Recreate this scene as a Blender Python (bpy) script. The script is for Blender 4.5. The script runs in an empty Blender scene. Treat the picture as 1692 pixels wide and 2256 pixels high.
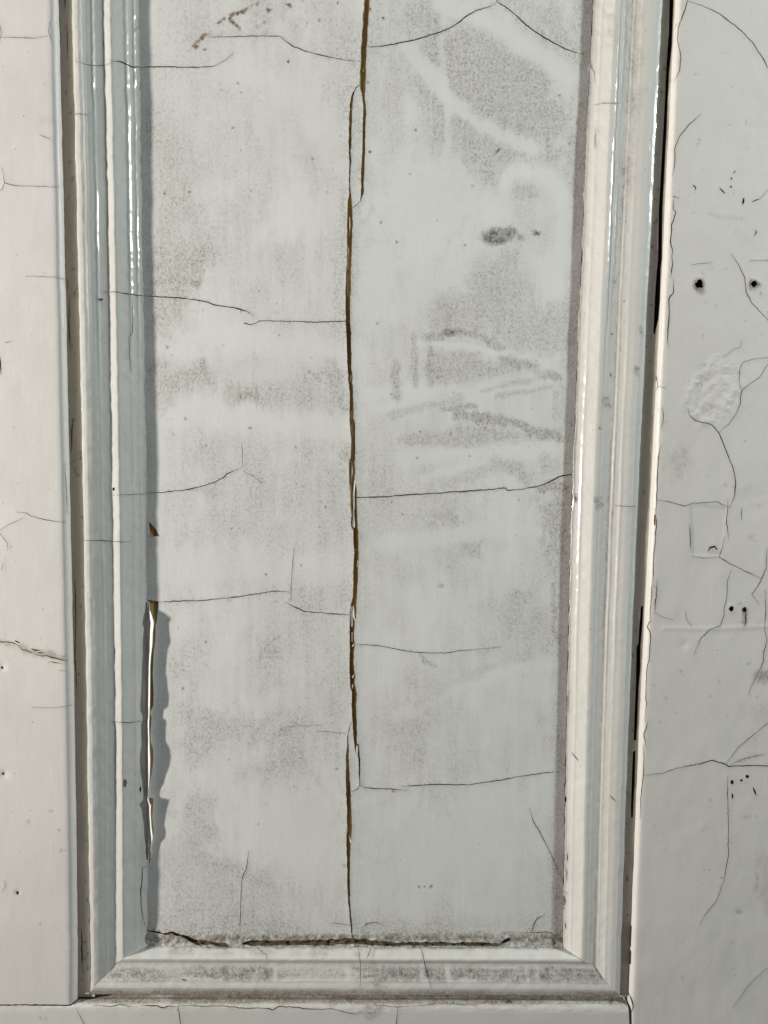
import bpy, math
import numpy as np
from mathutils import Vector, Matrix
from mathutils.geometry import delaunay_2d_cdt

SC = bpy.context.scene
S = 0.00025            # metres per survey unit; one unit is one pixel of the photograph on the door plane
CX, CY, ZC = 846.0, 1128.0, 1.20
F = 1700.0

# ------------------------------------------------------------------ camera
PITCH, YAW, ROLL = math.radians(4.56), math.radians(0.87), math.radians(0.81)
fwd = np.array([math.sin(YAW) * math.cos(PITCH), math.cos(YAW) * math.cos(PITCH), -math.sin(PITCH)])
rgt = np.cross(fwd, [0, 0, 1.0]); rgt /= np.linalg.norm(rgt)
upv = np.cross(rgt, fwd)
rgt, upv = rgt * math.cos(ROLL) + upv * math.sin(ROLL), upv * math.cos(ROLL) - rgt * math.sin(ROLL)
CAM = -F * fwd          # in survey units, centre of the picture at (0,0,0)

cd = bpy.data.cameras.new('camera'); cam = bpy.data.objects.new('camera', cd)
SC.collection.objects.link(cam); SC.camera = cam
cd.sensor_fit = 'VERTICAL'; cd.sensor_height = 24.0; cd.lens = 24.0 * F / 2256.0
cd.clip_start = 0.01; cd.clip_end = 50
cam.matrix_world = Matrix(((rgt[0], upv[0], -fwd[0], CAM[0] * S), (rgt[1], upv[1], -fwd[1], CAM[1] * S),
                           (rgt[2], upv[2], -fwd[2], CAM[2] * S + ZC), (0, 0, 0, 1)))

# ------------------------------------------------------------------ light
w = bpy.data.worlds.new('World'); SC.world = w; w.use_nodes = True
w.node_tree.nodes['Background'].inputs[0].default_value = (0.97, 0.985, 1.0, 1)
w.node_tree.nodes['Background'].inputs[1].default_value = 0.085

def lamp(name, x, y, h, aim, sx, sy, power, col):
    """tall narrow lamp: x right, y down, h out of the door, in survey units"""
    d = bpy.data.lights.new(name, 'AREA'); d.shape = 'RECTANGLE'; d.size = sx; d.size_y = sy
    d.energy = power; d.color = col
    o = bpy.data.objects.new(name, d); SC.collection.objects.link(o)
    p = Vector(((x - CX) * S, -h * S, ZC - (y - CY) * S))
    q = Vector(((aim[0] - CX) * S, 0, ZC - (aim[1] - CY) * S))
    o.location = p; o.rotation_euler = (q - p).to_track_quat('-Z', 'Y').to_euler()
    return o
lamp('warm_lamp', -3698, 1200, 1400, (0, -1390), 0.04, 0.24, 26.0, (1.0, 0.955, 0.875))
lamp('cool_lamp', 4800, -1000, 1424, (800, -300), 0.03, 0.20, 10.8, (0.91, 1.0, 0.98))

SC.view_settings.view_transform = 'Standard'; SC.view_settings.look = 'None'
SC.view_settings.exposure = 0.0; SC.view_settings.gamma = 1.0

# ------------------------------------------------------------------ geometry helpers
def W(x, y, h):
    """the point h units in front of the door plane that lies on the sight line through (x, y)"""
    x = np.asarray(x, float); y = np.asarray(y, float); h = np.broadcast_to(np.asarray(h, float), x.shape)
    d = fwd[None, :] + rgt[None, :] * ((x - CX) / F)[:, None] - upv[None, :] * ((y - CY) / F)[:, None]
    t = (-h - CAM[1]) / d[:, 1]
    return CAM[None, :] + d * t[:, None]

BASE = np.array([0.0, 0.0, ZC - 0.55])
def world(P):
    return P * S + np.array([0, 0, ZC]) - BASE

rng = np.random.default_rng(7)
_T = rng.random((256, 256))
def vnoise(x, y, seed=0):
    x = np.asarray(x, float) + seed * 17.31; y = np.asarray(y, float) + seed * 9.77
    xi = np.floor(x).astype(int); yi = np.floor(y).astype(int); fx = x - xi; fy = y - yi
    fx = fx * fx * (3 - 2 * fx); fy = fy * fy * (3 - 2 * fy)
    a = _T[xi % 256, yi % 256]; b = _T[(xi + 1) % 256, yi % 256]; c = _T[xi % 256, (yi + 1) % 256]; d = _T[(xi + 1) % 256, (yi + 1) % 256]
    return (a * (1 - fx) + b * fx) * (1 - fy) + (c * (1 - fx) + d * fx) * fy
def fbm(x, y, s, seed=0, o=4):
    x = np.asarray(x, float) / s; y = np.asarray(y, float) / s
    v = 0; a = 0.5; t = 0
    for k in range(o):
        v = v + a * vnoise(x * 2 ** k, y * 2 ** k, seed + k); t += a; a *= 0.5
    return v / t
def n1(t, s, seed):
    return fbm(np.asarray(t, float), np.full(np.shape(t), 3.7 + seed * 5.1), s, seed, 3) * 2 - 1

def segdist(P, line):
    d = np.full(len(P), 1e9)
    for a, b in zip(line[:-1], line[1:]):
        a = np.array(a, float); b = np.array(b, float); ab = b - a; L = ab @ ab + 1e-9
        t = np.clip(((P - a) @ ab) / L, 0, 1)
        d = np.minimum(d, np.hypot(*(P - a - t[:, None] * ab).T))
    return d
def inside(P, poly):
    c = np.zeros(len(P), bool); n = len(poly)
    for i in range(n):
        x1, y1 = poly[i]; x2, y2 = poly[(i + 1) % n]
        if y1 == y2: continue
        m = (P[:, 1] < y1) != (P[:, 1] < y2)
        c ^= m & (P[:, 0] < (x2 - x1) * (P[:, 1] - y1) / (y2 - y1) + x1)
    return c
def wound(P, poly):
    """inside by winding number, so slivers that cross themselves stay whole"""
    wn = np.zeros(len(P), int); n = len(poly)
    for i in range(n):
        x1, y1 = poly[i]; x2, y2 = poly[(i + 1) % n]
        if y1 == y2: continue
        up = (y1 <= P[:, 1]) & (P[:, 1] < y2); dn = (y2 <= P[:, 1]) & (P[:, 1] < y1)
        xi = (x2 - x1) * (P[:, 1] - y1) / (y2 - y1) + x1
        wn += (up & (P[:, 0] < xi)).astype(int) - (dn & (P[:, 0] < xi)).astype(int)
    return wn != 0
def box(P, pts, r):
    q = np.array(pts, float); lo = q.min(0) - r; hi = q.max(0) + r
    return np.nonzero((P[:, 0] > lo[0]) & (P[:, 0] < hi[0]) & (P[:, 1] > lo[1]) & (P[:, 1] < hi[1]))[0]

class Field:
    """a stain map over one surface, built from soft patches, strokes and spots"""
    def __init__(self, P, warp=6.0):
        self.raw = P; self.v = np.zeros(len(P)); self.n = .4 * fbm(P[:, 0], P[:, 1] * .45, 8, 91, 3) + .25 * fbm(P[:, 0], P[:, 1], 17, 93, 3) + .35 * fbm(P[:, 0], P[:, 1] * .6, 55, 95, 3)
        self.n = (self.n - .5) * 1.5 + .5
        wx = (fbm(P[:, 0], P[:, 1], 28, 1, 3) - .5) * 2 * warp; wy = (fbm(P[:, 0], P[:, 1], 28, 5, 3) - .5) * 2 * warp
        self.P = P + np.stack([wx, wy], 1)
    def _put(self, i, m, amt):
        if amt >= 0: self.v[i] = self.v[i] + (1 - self.v[i]) * m * amt
        else: self.v[i] = self.v[i] * (1 + m * amt)
    def poly(self, pts, amt, soft=14):
        amt = min(amt * 1.08, .9); soft = soft * 1.45
        i = box(self.P, pts, soft * 2)
        if not len(i): return
        p = self.P[i]; d = segdist(p, list(pts) + [pts[0]]); d = np.where(inside(p, pts), d, -d)
        m = np.clip(d / soft * .5 + .5 + (self.n[i] - .5) * 1.5, 0, 1); m = m * m * (3 - 2 * m)
        self._put(i, m, amt)
    def stroke(self, pts, wd, amt, soft=.6):
        i = box(self.P, pts, wd * 2)
        if not len(i): return
        d = segdist(self.P[i], pts); m = np.clip((wd * .62 * (1 + soft) - d) / (wd * 1.24 * soft + 1e-6) + (self.n[i] - .55) * 1.3, 0, 1)
        self._put(i, m * m * (3 - 2 * m), amt)
    def spot(self, c, r, amt, ry=None):
        ry = ry or r
        i = box(self.raw, [c], max(r, ry) * 1.6 + 2)
        if not len(i): return
        q = self.raw[i] + (self.P[i] - self.raw[i]) * .25
        d = np.hypot((q[:, 0] - c[0]) / r, (q[:, 1] - c[1]) / ry); m = np.clip((1.3 - d + (fbm(q[:, 0], q[:, 1], max(4, r), 77, 3) - .5) * (2.2 if r < 12 else 1.2)) / .7, 0, 1)
        self._put(i, m, amt)

OFF = dict(A=(0, 0), B=(842, 0), C=(0, 560), D=(842, 560), E=(0, 1120), F=(842, 1120), G=(0, 1686), H=(842, 1686))
def c(k, *pts, s=1659 / 850):
    ox, oy = OFF[k] if isinstance(k, str) else k
    return [(ox + x / s, oy + y / s) for x, y in pts]
Z46 = 737 / 160; Z61 = 983 / 160; Z55 = 1659 / 300

# ------------------------------------------------------------------ materials
def node(nt, t, **kw):
    n = nt.nodes.new(t)
    for k, v in kw.items(): setattr(n, k, v)
    return n
def paint(name, col, rough, streak=(1, 1, .12), spec=.5, bump=1.0, coat=0.0):
    m = bpy.data.materials.new(name); m.use_nodes = True; nt = m.node_tree; L = nt.links
    b = nt.nodes['Principled BSDF']
    tc = node(nt, 'ShaderNodeTexCoord')
    def noise(sc, det=3, rg=.6, mp=None):
        n = node(nt, 'ShaderNodeTexNoise'); n.inputs['Scale'].default_value = sc; n.inputs['Detail'].default_value = det; n.inputs['Roughness'].default_value = rg
        if mp:
            q = node(nt, 'ShaderNodeMapping'); q.inputs['Scale'].default_value = mp; L.new(tc.outputs['Object'], q.inputs[0]); L.new(q.outputs[0], n.inputs['Vector'])
        else: L.new(tc.outputs['Object'], n.inputs['Vector'])
        return n.outputs['Fac']
    def rng_(v, a, b2, c0, d):
        r = node(nt, 'ShaderNodeMapRange'); r.inputs[1].default_value = a; r.inputs[2].default_value = b2; r.inputs[3].default_value = c0; r.inputs[4].default_value = d
        L.new(v, r.inputs[0]); return r.outputs[0]
    def mul(a, v, op='MULTIPLY'):
        r = node(nt, 'ShaderNodeMath', operation=op); r.use_clamp = False
        L.new(a, r.inputs[0])
        if isinstance(v, (int, float)): r.inputs[1].default_value = v
        else: L.new(v, r.inputs[1])
        return r.outputs[0]
    def mix(fac, a, v):
        r = node(nt, 'ShaderNodeMix', data_type='RGBA'); r.clamp_factor = True
        L.new(fac, r.inputs['Factor'])
        for s_, x in (('A', a), ('B', v)):
            k = [i for i in r.inputs if i.name == s_ and i.type == 'RGBA'][0]
            if isinstance(x, tuple): k.default_value = (*x, 1)
            else: L.new(x, k)
        return [o for o in r.outputs if o.type == 'RGBA'][0]
    def attr(n):
        a = node(nt, 'ShaderNodeAttribute'); a.attribute_name = n; return a.outputs['Fac']
    g = attr('grime_shade'); st = attr('stain_shade'); dk = attr('soot')
    nf = noise(760, 5, .72, (1, 1, .75)); nff = noise(1250, 3, .6); nl = noise(22, 3, .5)
    base = mix(rng_(nl, .3, .7, 0, 1), tuple(x * .965 for x in col), tuple(min(1, x * 1.025) for x in col))
    base = mix(mul(rng_(noise(380, 4, .7), .55, .78, 0, 1), .16), base, (.40, .37, .33))
    base = mix(mul(rng_(noise(300, 4, .6, streak),   .35, .7, 0, 1), .06), base, tuple(x * .80 for x in col))
    # thin grime film, broken up in the grain of the paint
    gm = mul(g, rng_(nf, .30, .68, .30, 1.15))
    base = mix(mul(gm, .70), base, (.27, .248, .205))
    def worm(sc, half, mp=None):
        d = mul(mul(noise(sc, 2, .55, mp), -.5, 'ADD'), 0.0, 'ADD')
        a = node(nt, 'ShaderNodeMath', operation='ABSOLUTE'); L.new(d, a.inputs[0])
        return rng_(a.outputs[0], 0, half, 1, 0)
    sp = mul(mul(worm(250, .05), rng_(nff, .46, .60, 0, 1)), rng_(g, .2, .8, 0, 1))
    base = mix(mul(sp, .85), base, (.085, .070, .055))
    sp2 = mul(mul(worm(430, .05, (1, 1, .8)), rng_(nf, .45, .62, 0, 1)), rng_(g, .14, .62, 0, 1))
    base = mix(mul(sp2, .50), base, (.13, .112, .09))
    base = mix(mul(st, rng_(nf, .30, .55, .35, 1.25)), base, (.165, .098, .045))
    base = mix(mul(dk, rng_(nf, .36, .58, .45, 1.15)), base, (.05, .042, .034))
    # a few loose specks everywhere
    base = mix(mul(rng_(noise(520, 2, .5), .735, .77, 0, 1), .55), base, (.16, .13, .10))
    L.new(base, b.inputs['Base Color'])
    r0 = mul(g, .35); r1 = mul(rng_(noise(90, 3, .6), .3, .7, -.05, .06), r0, 'ADD'); r2 = mul(r1, rough, 'ADD')
    L.new(r2, b.inputs['Roughness'])
    b.inputs['Specular IOR Level'].default_value = spec
    b.inputs['Coat Weight'].default_value = coat; b.inputs['Coat Roughness'].default_value = .03
    bp = node(nt, 'ShaderNodeBump'); bp.inputs['Strength'].default_value = 1.0; bp.inputs['Distance'].default_value = .00005 * bump
    br = noise(620, 3, .6, streak); fine = noise(2400, 3, .6)
    hh = mul(mul(br, .8), mul(fine, .55), 'ADD')
    L.new(hh, bp.inputs['Height']); L.new(bp.outputs[0], b.inputs['Normal'])
    return m
def plain(name, c1, c2, sc, rough=.8, mp=(1, 1, 1), bump=.0001):
    m = bpy.data.materials.new(name); m.use_nodes = True; nt = m.node_tree; L = nt.links; b = nt.nodes['Principled BSDF']
    tc = node(nt, 'ShaderNodeTexCoord'); q = node(nt, 'ShaderNodeMapping'); q.inputs['Scale'].default_value = mp
    n = node(nt, 'ShaderNodeTexNoise'); n.inputs['Scale'].default_value = sc; n.inputs['Detail'].default_value = 4
    L.new(tc.outputs['Object'], q.inputs[0]); L.new(q.outputs[0], n.inputs['Vector'])
    r = node(nt, 'ShaderNodeValToRGB'); r.color_ramp.elements[0].position = .35; r.color_ramp.elements[1].position = .65
    r.color_ramp.elements[0].color = (*c1, 1); r.color_ramp.elements[1].color = (*c2, 1)
    L.new(n.outputs['Fac'], r.inputs[0]); L.new(r.outputs[0], b.inputs['Base Color']); b.inputs['Roughness'].default_value = rough
    b.inputs['Specular IOR Level'].default_value = .2
    bp = node(nt, 'ShaderNodeBump'); bp.inputs['Distance'].default_value = bump; L.new(n.outputs['Fac'], bp.inputs['Height']); L.new(bp.outputs[0], b.inputs['Normal'])
    return m
M_PANEL = paint('old_white_panel_paint', (.75, .75, .735), .42, (1, 1, .10), .45, 1.5)
M_STILE = paint('old_white_stile_paint', (.685, .665, .635), .40, (1, 1, .12), .45, 1.1)
M_RAIL = paint('old_white_rail_paint', (.66, .65, .615), .40, (.12, 1, 1), .45, .9)
M_MOULD = paint('glossy_white_moulding_paint', (.69, .68, .645), .15, (1, 1, .05), .6, .45, .7)
M_MOULDB = paint('glossy_white_sill_moulding_paint', (.69, .68, .645), .24, (.05, 1, 1), .6, .8, .5)
M_REBATE = paint('dirty_rebate_paint', (.70, .665, .585), .6, (1, 1, .1), .3, 1.3)
M_CRACK = plain('dirt_in_cracks', (.07, .06, .05), (.17, .145, .12), 1500, .9)
M_WOOD = plain('bare_brown_wood', (.22, .148, .056), (.57, .42, .20), 420, .75, (1, 1, .05), .0002)
M_JOINT = plain('dirty_brown_joint', (.06, .045, .028), (.17, .13, .08), 520, .9, (.25, 1, 1), .0003)
M_DARK = plain('dark_gap', (.010, .008, .007), (.022, .018, .015), 600, .95)
M_FLAKE = paint('lifted_paint', (.80, .785, .75), .35, (1, 1, .2), .4, .6)
MATS = {'crack': M_CRACK, 'wood': M_WOOD, 'dark': M_DARK}

# ------------------------------------------------------------------ objects
ROOT = bpy.data.objects.new('panelled_door', None); SC.collection.objects.link(ROOT)
ROOT.location = BASE; ROOT.empty_display_size = .05
ROOT['label'] = 'old white painted panelled door with a split panel, cracked and peeling glossy paint'
ROOT['category'] = 'door'; ROOT['kind'] = 'thing'

def make(name, verts, faces, mats, fmat=None, parent=ROOT, attrs=None, smooth=True, label=None):
    me = bpy.data.meshes.new(name); me.from_pydata(verts.tolist() if hasattr(verts, 'tolist') else verts, [], faces)
    for m in mats: me.materials.append(m)
    if fmat is not None: me.polygons.foreach_set('material_index', np.asarray(fmat, np.int32))
    me.polygons.foreach_set('use_smooth', np.full(len(me.polygons), smooth, bool))
    for k, v in (attrs or {}).items():
        a = me.attributes.new(k, 'FLOAT', 'POINT'); a.data.foreach_set('value', np.asarray(v, np.float32))
    me.update()
    o = bpy.data.objects.new(name, me); SC.collection.objects.link(o); o.parent = parent
    if label: o['label'] = label
    return o

class Crack:
    def __init__(self, poly, depth=3.0, kind='crack', lift=0.0):
        self.poly = poly; self.depth = depth; self.kind = kind; self.lift = lift
CRK = 0
def hair(pts, wd=2.0, depth=3.0, kind='crack', lift=.5, taper=True, rough=.85, step=4.0):
    """a crack in the paint: a thin wandering sliver along pts"""
    global CRK; CRK += 1
    pts = np.array(pts, float); seg = np.hypot(*np.diff(pts, axis=0).T); s = np.concatenate([[0], np.cumsum(seg)])
    n = max(4, int(s[-1] / step)); t = np.linspace(0, s[-1], n)
    x = np.interp(t, s, pts[:, 0]); y = np.interp(t, s, pts[:, 1])
    dx = np.gradient(x); dy = np.gradient(y); L = np.hypot(dx, dy) + 1e-9; nx, ny = -dy / L, dx / L
    j = (n1(t, 16, CRK % 40) + .8 * n1(t, 6, (CRK + 7) % 40)) * rough * 1.3; j[0] = j[-1] = 0
    ww = wd * (.75 + .55 * np.clip(n1(t, 22, (CRK + 13) % 40) + .2, -.8, 1)) * .5
    if taper:
        e = np.clip(np.minimum(t, s[-1] - t) / min(30, s[-1] * .3), .25, 1); ww = ww * e
    ww = np.maximum(ww, .28)
    l = list(zip(x + nx * (j + ww), y + ny * (j + ww))); r = list(zip(x + nx * (j - ww), y + ny * (j - ww)))
    return Crack(l + r[::-1], depth, kind, lift)
def gap(left, right, depth=3.6, kind='wood', rough=1.0, lift=1.0):
    def rs(p, k):
        p = np.array(p, float); s = np.concatenate([[0], np.cumsum(np.hypot(*np.diff(p, axis=0).T))]); n = max(4, int(s[-1] / 3.5)); t = np.linspace(0, s[-1], n)
        nz = (n1(t, 12, k) + .9 * n1(t, 5.5, (k + 9) % 37)) * rough; dx = abs(p[-1, 0] - p[0, 0]); dy = abs(p[-1, 1] - p[0, 1]); x = np.interp(t, s, p[:, 0]) + nz * (dy >= dx); y = np.interp(t, s, p[:, 1]) + nz * (dy < dx); return list(zip(x, y))
    global CRK; CRK += 1
    return Crack(rs(left, CRK % 37) + rs(right, (CRK + 5) % 37)[::-1], depth, kind, lift)
def blob(cx, cy, r, ry=None, depth=6, kind='dark'):
    ry = ry or r; a = np.linspace(0, 2 * math.pi, 13)[:-1]; k = 1 + .55 * (rng.random(12) - .5)
    return Crack(list(zip(cx + np.cos(a) * r * k, cy + np.sin(a) * ry * k)), depth, kind, .6)

def sheet(name, P, domain, cracks, hfun, h0, mat, field=None, parent=ROOT, label=None, split=None, edge_wall=0):
    """a painted surface as a triangulated skin with its cracks cut out and recessed.
    P: surface points, domain: outline, hfun(P): height above the door plane"""
    P = np.asarray(P, float); P = P[inside(P, domain)]
    V = [Vector(p) for p in P]
    edges = []
    for loop in [domain] + [k.poly for k in cracks]:
        b = len(V); V += [Vector(p) for p in loop]; m = len(loop)
        edges += [(b + i, b + (i + 1) % m) for i in range(m)]
    ov, oe, of, _, _, _ = delaunay_2d_cdt(V, edges, [], 0, 1e-4)
    Q = np.array([(v.x, v.y) for v in ov])
    tri = np.array(of)
    cen = Q[tri].mean(1)
    keep = inside(cen, domain); tri = tri[keep]; cen = cen[keep]
    cid = np.zeros(len(tri), int)
    for n, k in enumerate(cracks):
        i = box(cen, k.poly, 1.0)
        if len(i): cid[i[wound(cen[i], k.poly)]] = n + 1
    h = hfun(Q); halo = np.zeros(len(Q))
    for k in cracks:                       # paint curls up a little beside a crack
        if k.lift:
            i = box(Q, k.poly, 26)
            if len(i):
                d = segdist(Q[i], k.poly + [k.poly[0]])
                sgn = .35 + .65 * (fbm(Q[i][:, 0], Q[i][:, 1], 60, 3, 2))
                h[i] += k.lift * np.exp(-d / 7.0) * sgn
                halo[i] = np.maximum(halo[i], np.exp(-d / 3.5) * sgn * (.5 if k.kind == 'crack' else .3))
    X = W(Q[:, 0], Q[:, 1], h)
    at = field(Q) if field else {}
    at = {n: at.get(n, np.zeros(len(Q))) for n in ('grime_shade', 'stain_shade', 'soot')}
    at['grime_shade'] = np.clip(at['grime_shade'] + halo * (1 - at['grime_shade']), 0, 1)
    # orientation: facing the camera (-Y)
    a, b2, c2 = X[tri[:, 0]], X[tri[:, 1]], X[tri[:, 2]]
    nrm = np.cross(b2 - a, c2 - a); flip = (nrm * (a - CAM)).sum(1) > 0
    tri[flip] = tri[flip][:, ::-1]
    # edge map for the crack walls
    own = {}
    for t, k in zip(tri.tolist(), cid.tolist()):
        for e in ((t[0], t[1]), (t[1], t[2]), (t[2], t[0])): own[e] = k
    cen = Q[tri].mean(1)
    side = np.zeros(len(tri), int) if split is None else (cen[:, 0] > np.interp(cen[:, 1], split[1], split[0])).astype(int)
    out = []
    dep = np.array([0] + [k.depth for k in cracks])
    kinds = [None] + [k.kind for k in cracks]
    slot = {'crack': 1, 'wood': 2, 'dark': 3, 'joint': 4}
    for sd in ((0,) if split is None else (0, 1)):
        vs = []; fs = []; fm = []; src = []; vi = {}
        def vid(i, k):
            key = (i, k)
            if key not in vi:
                vi[key] = len(vs); p = X[i].copy()
                if k: p[1] += dep[k if k < 10000 else k - 10000]
                vs.append(p); src.append(i)
            return vi[key]
        wood = []
        for t, k, q in zip(tri.tolist(), cid.tolist(), side.tolist()):
            if q != sd: continue
            if k == 0:
                fs.append([vid(i, 0) for i in t]); fm.append(0)
            elif kinds[k] != 'wood' or split is None:
                fs.append([vid(i, k) for i in t]); fm.append(slot[kinds[k]])
            if k == 0:
                for e in ((t[0], t[1]), (t[1], t[2]), (t[2], t[0])):
                    o = own.get((e[1], e[0]))
                    if o:
                        base = len(vs)
                        for i, dd in ((e[0], 0), (e[1], 0), (e[1], dep[o]), (e[0], dep[o])):
                            p = X[i].copy(); p[1] += dd; vs.append(p); src.append(i)
                        fs.append([base + 1, base, base + 3, base + 2]); fm.append(2 if kinds[o] == 'wood' else 1)
        vv = world(np.array(vs)); src = np.array(src)
        nm = label[sd] if isinstance(label, (list, tuple)) else label
        out.append(make(name, vv, fs, [mat, M_CRACK, M_WOOD, M_DARK, M_JOINT], fm, parent, {n: v[src] for n, v in at.items()}, True, nm))
    if split is not None:                  # the bare timber at the bottom of the splits is a piece of its own
        for sd in (0, 1):
            ts = [t for t, k, q in zip(tri.tolist(), cid.tolist(), side.tolist()) if q == sd and k and kinds[k] == 'wood']
            par = {}
            def find(i):
                par.setdefault(i, i)
                while par[i] != i: par[i] = par[par[i]]; i = par[i]
                return i
            for t in ts:
                a_, b_, c_ = (find(i) for i in t); par[b_] = a_; par[find(c_)] = a_
            grp = {}
            for t in ts: grp.setdefault(find(t[0]), []).append(t)
            for g in grp.values():
                if len(g) < 4: continue
                ids = sorted({i for t in g for i in t}); vi = {i: n for n, i in enumerate(ids)}
                p = X[ids].copy(); p[:, 1] += 3.6
                make('bare_wood', world(p), [[vi[i] for i in t] for t in g], [M_WOOD], None, out[sd], None, False)
    return out

def grid(xs, ys, jit=.25):
    gx, gy = np.meshgrid(xs, ys); d = (xs[1] - xs[0])
    return np.stack([gx.ravel(), gy.ravel()], 1) + (rng.random((gx.size, 2)) - .5) * 2 * jit * min(d, 4)
def span(a, b, lo, hi, fine, coarse):
    """sample positions, fine inside lo..hi and coarse outside"""
    r = []
    if a < lo: r += list(np.arange(a, lo, coarse))
    r += list(np.arange(max(a, lo), min(b, hi), fine))
    if b > hi: r += list(np.arange(hi, b, coarse))
    return np.array(r)

# ------------------------------------------------------------------ lines of the joinery (survey points)
TOP, BOT, LEFT, RIGHT = -420.0, 2640.0, -330.0, 2020.0
def curve(pts):
    p = np.array(pts, float)
    def f(t):
        t = np.asarray(t, float); v = np.interp(t, p[:, 0], p[:, 1])
        s0 = (p[1, 1] - p[0, 1]) / (p[1, 0] - p[0, 0]); s1 = (p[-1, 1] - p[-2, 1]) / (p[-1, 0] - p[-2, 0])
        return np.where(t < p[0, 0], p[0, 1] + s0 * (t - p[0, 0]), np.where(t > p[-1, 0], p[-1, 1] + s1 * (t - p[-1, 0]), v))
    pf = np.polynomial.Polynomial.fit(p[:, 0], p[:, 1], min(3, len(p) - 1))
    lo, hi = p[0, 0], p[-1, 0]
    def g(t):
        t = np.asarray(t, float); v = pf(np.clip(t, lo, hi))
        dl = (pf(lo + 1) - pf(lo)); dh = (pf(hi) - pf(hi - 1))
        return v + np.where(t < lo, (t - lo) * dl, 0) + np.where(t > hi, (t - hi) * dh, 0)
    return g
E_L = curve([(0, 158), (560, 170.6), (1120, 184.4), (1690, 192), (2183, 197)])
E_R = curve([(0, 1459), (560, 1431), (1120, 1405), (1690, 1381), (2040, 1371), (2188, 1365)])
E_B = curve([(190, 2190), (700, 2191), (1370, 2194)])
SC_L = lambda y: np.interp(y, [-420, 0, 1150, 1950, 2190], [1.08, 1.06, 1.0, .94, .93])
SC_R = lambda y: np.interp(y, [-420, 0, 1150, 1950, 2190], [1.07, 1.05, 1.0, .90, .88])
KHL = [36.6, 37.7, 38, 37, 32.4, 26.4, 22.9, 22.0, 22.3, 25.2, 26, 24.6, 14, 5, 1, -1.2]
KHR = [31, 33.5, 35, 34.6, 30.8, 26.0, 23.2, 22.6, 22.9, 25.3, 25.8, 24.6, 14, 5, 1, -1.2]
KL = [0, 5, 11, 16, 32, 48, 58, 62, 65, 75, 79, 84, 106, 126, 136, 142]
KR = [0, 6, 18, 25, 40, 53, 61, 66, 70, 89, 95, 99, 117, 133, 141, 147]
KB = [0, 7, 14, 20, 36, 52, 63, 68, 70, 74, 77, 81, 91, 100, 104.5, 107.5]
SS = np.linspace(0, 15, 151)
def smoothk(K):
    v = np.interp(SS, np.arange(16), K); k = np.array([1, 2, 1.0]) / 4
    for _ in range(2):
        e = np.concatenate([[2 * v[0] - v[1]], v, [2 * v[-1] - v[-2]]]); v = np.convolve(e, k, 'valid')
    return v
HSL = smoothk(KHL); HSR = smoothk(KHR); OL = smoothk(KL); OR = smoothk(KR); OB = smoothk(KB)

# ------------------------------------------------------------------ mouldings
def wob(t, s, k, a):          # uneven brush-thick paint along an edge
    return a * (n1(t, 46, k) + .6 * n1(t, 13, k + 3)) * (.4 + .6 * np.clip(np.abs(s - 7.5) / 7.5, 0, 1))
def xL(s_off, s, y): return E_L(y) + s_off * SC_L(y) + wob(y, s, 2, 1.5) + np.where(s > 12.8, n1(y, 30, 9) * (s - 12.8) * 1.3, 0)
def xR(s_off, s, y): return E_R(y) - s_off * SC_R(y) + wob(y, s, 6, 1.4) + np.where(s > 12.8, (n1(y, 26, 11) + .7 * n1(y, 70, 15)) * (s - 12.8) * 1.5, 0)
def yB(s_off, s, x): return E_B(x) - s_off + wob(x, s, 8, 1.3) + np.where(s > 12.8, (n1(x, 24, 21) + .8 * n1(x, 80, 25)) * (s - 12.8) * 1.6, 0)
# mitre points where side and bottom profiles meet
def mitre(ox, side):
    pts = []
    for k, s in enumerate(SS):
        y = 2120.0; x = 0
        for _ in range(6):
            x = float((E_L(y) + ox[k] * SC_L(y)) if side == 'L' else (E_R(y) - ox[k] * SC_R(y)))
            y = float(E_B(x) - OB[k])
        pts.append((x, y))
    return np.array(pts)
MIT_L = mitre(OL, 'L'); MIT_R = mitre(OR, 'R')

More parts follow.
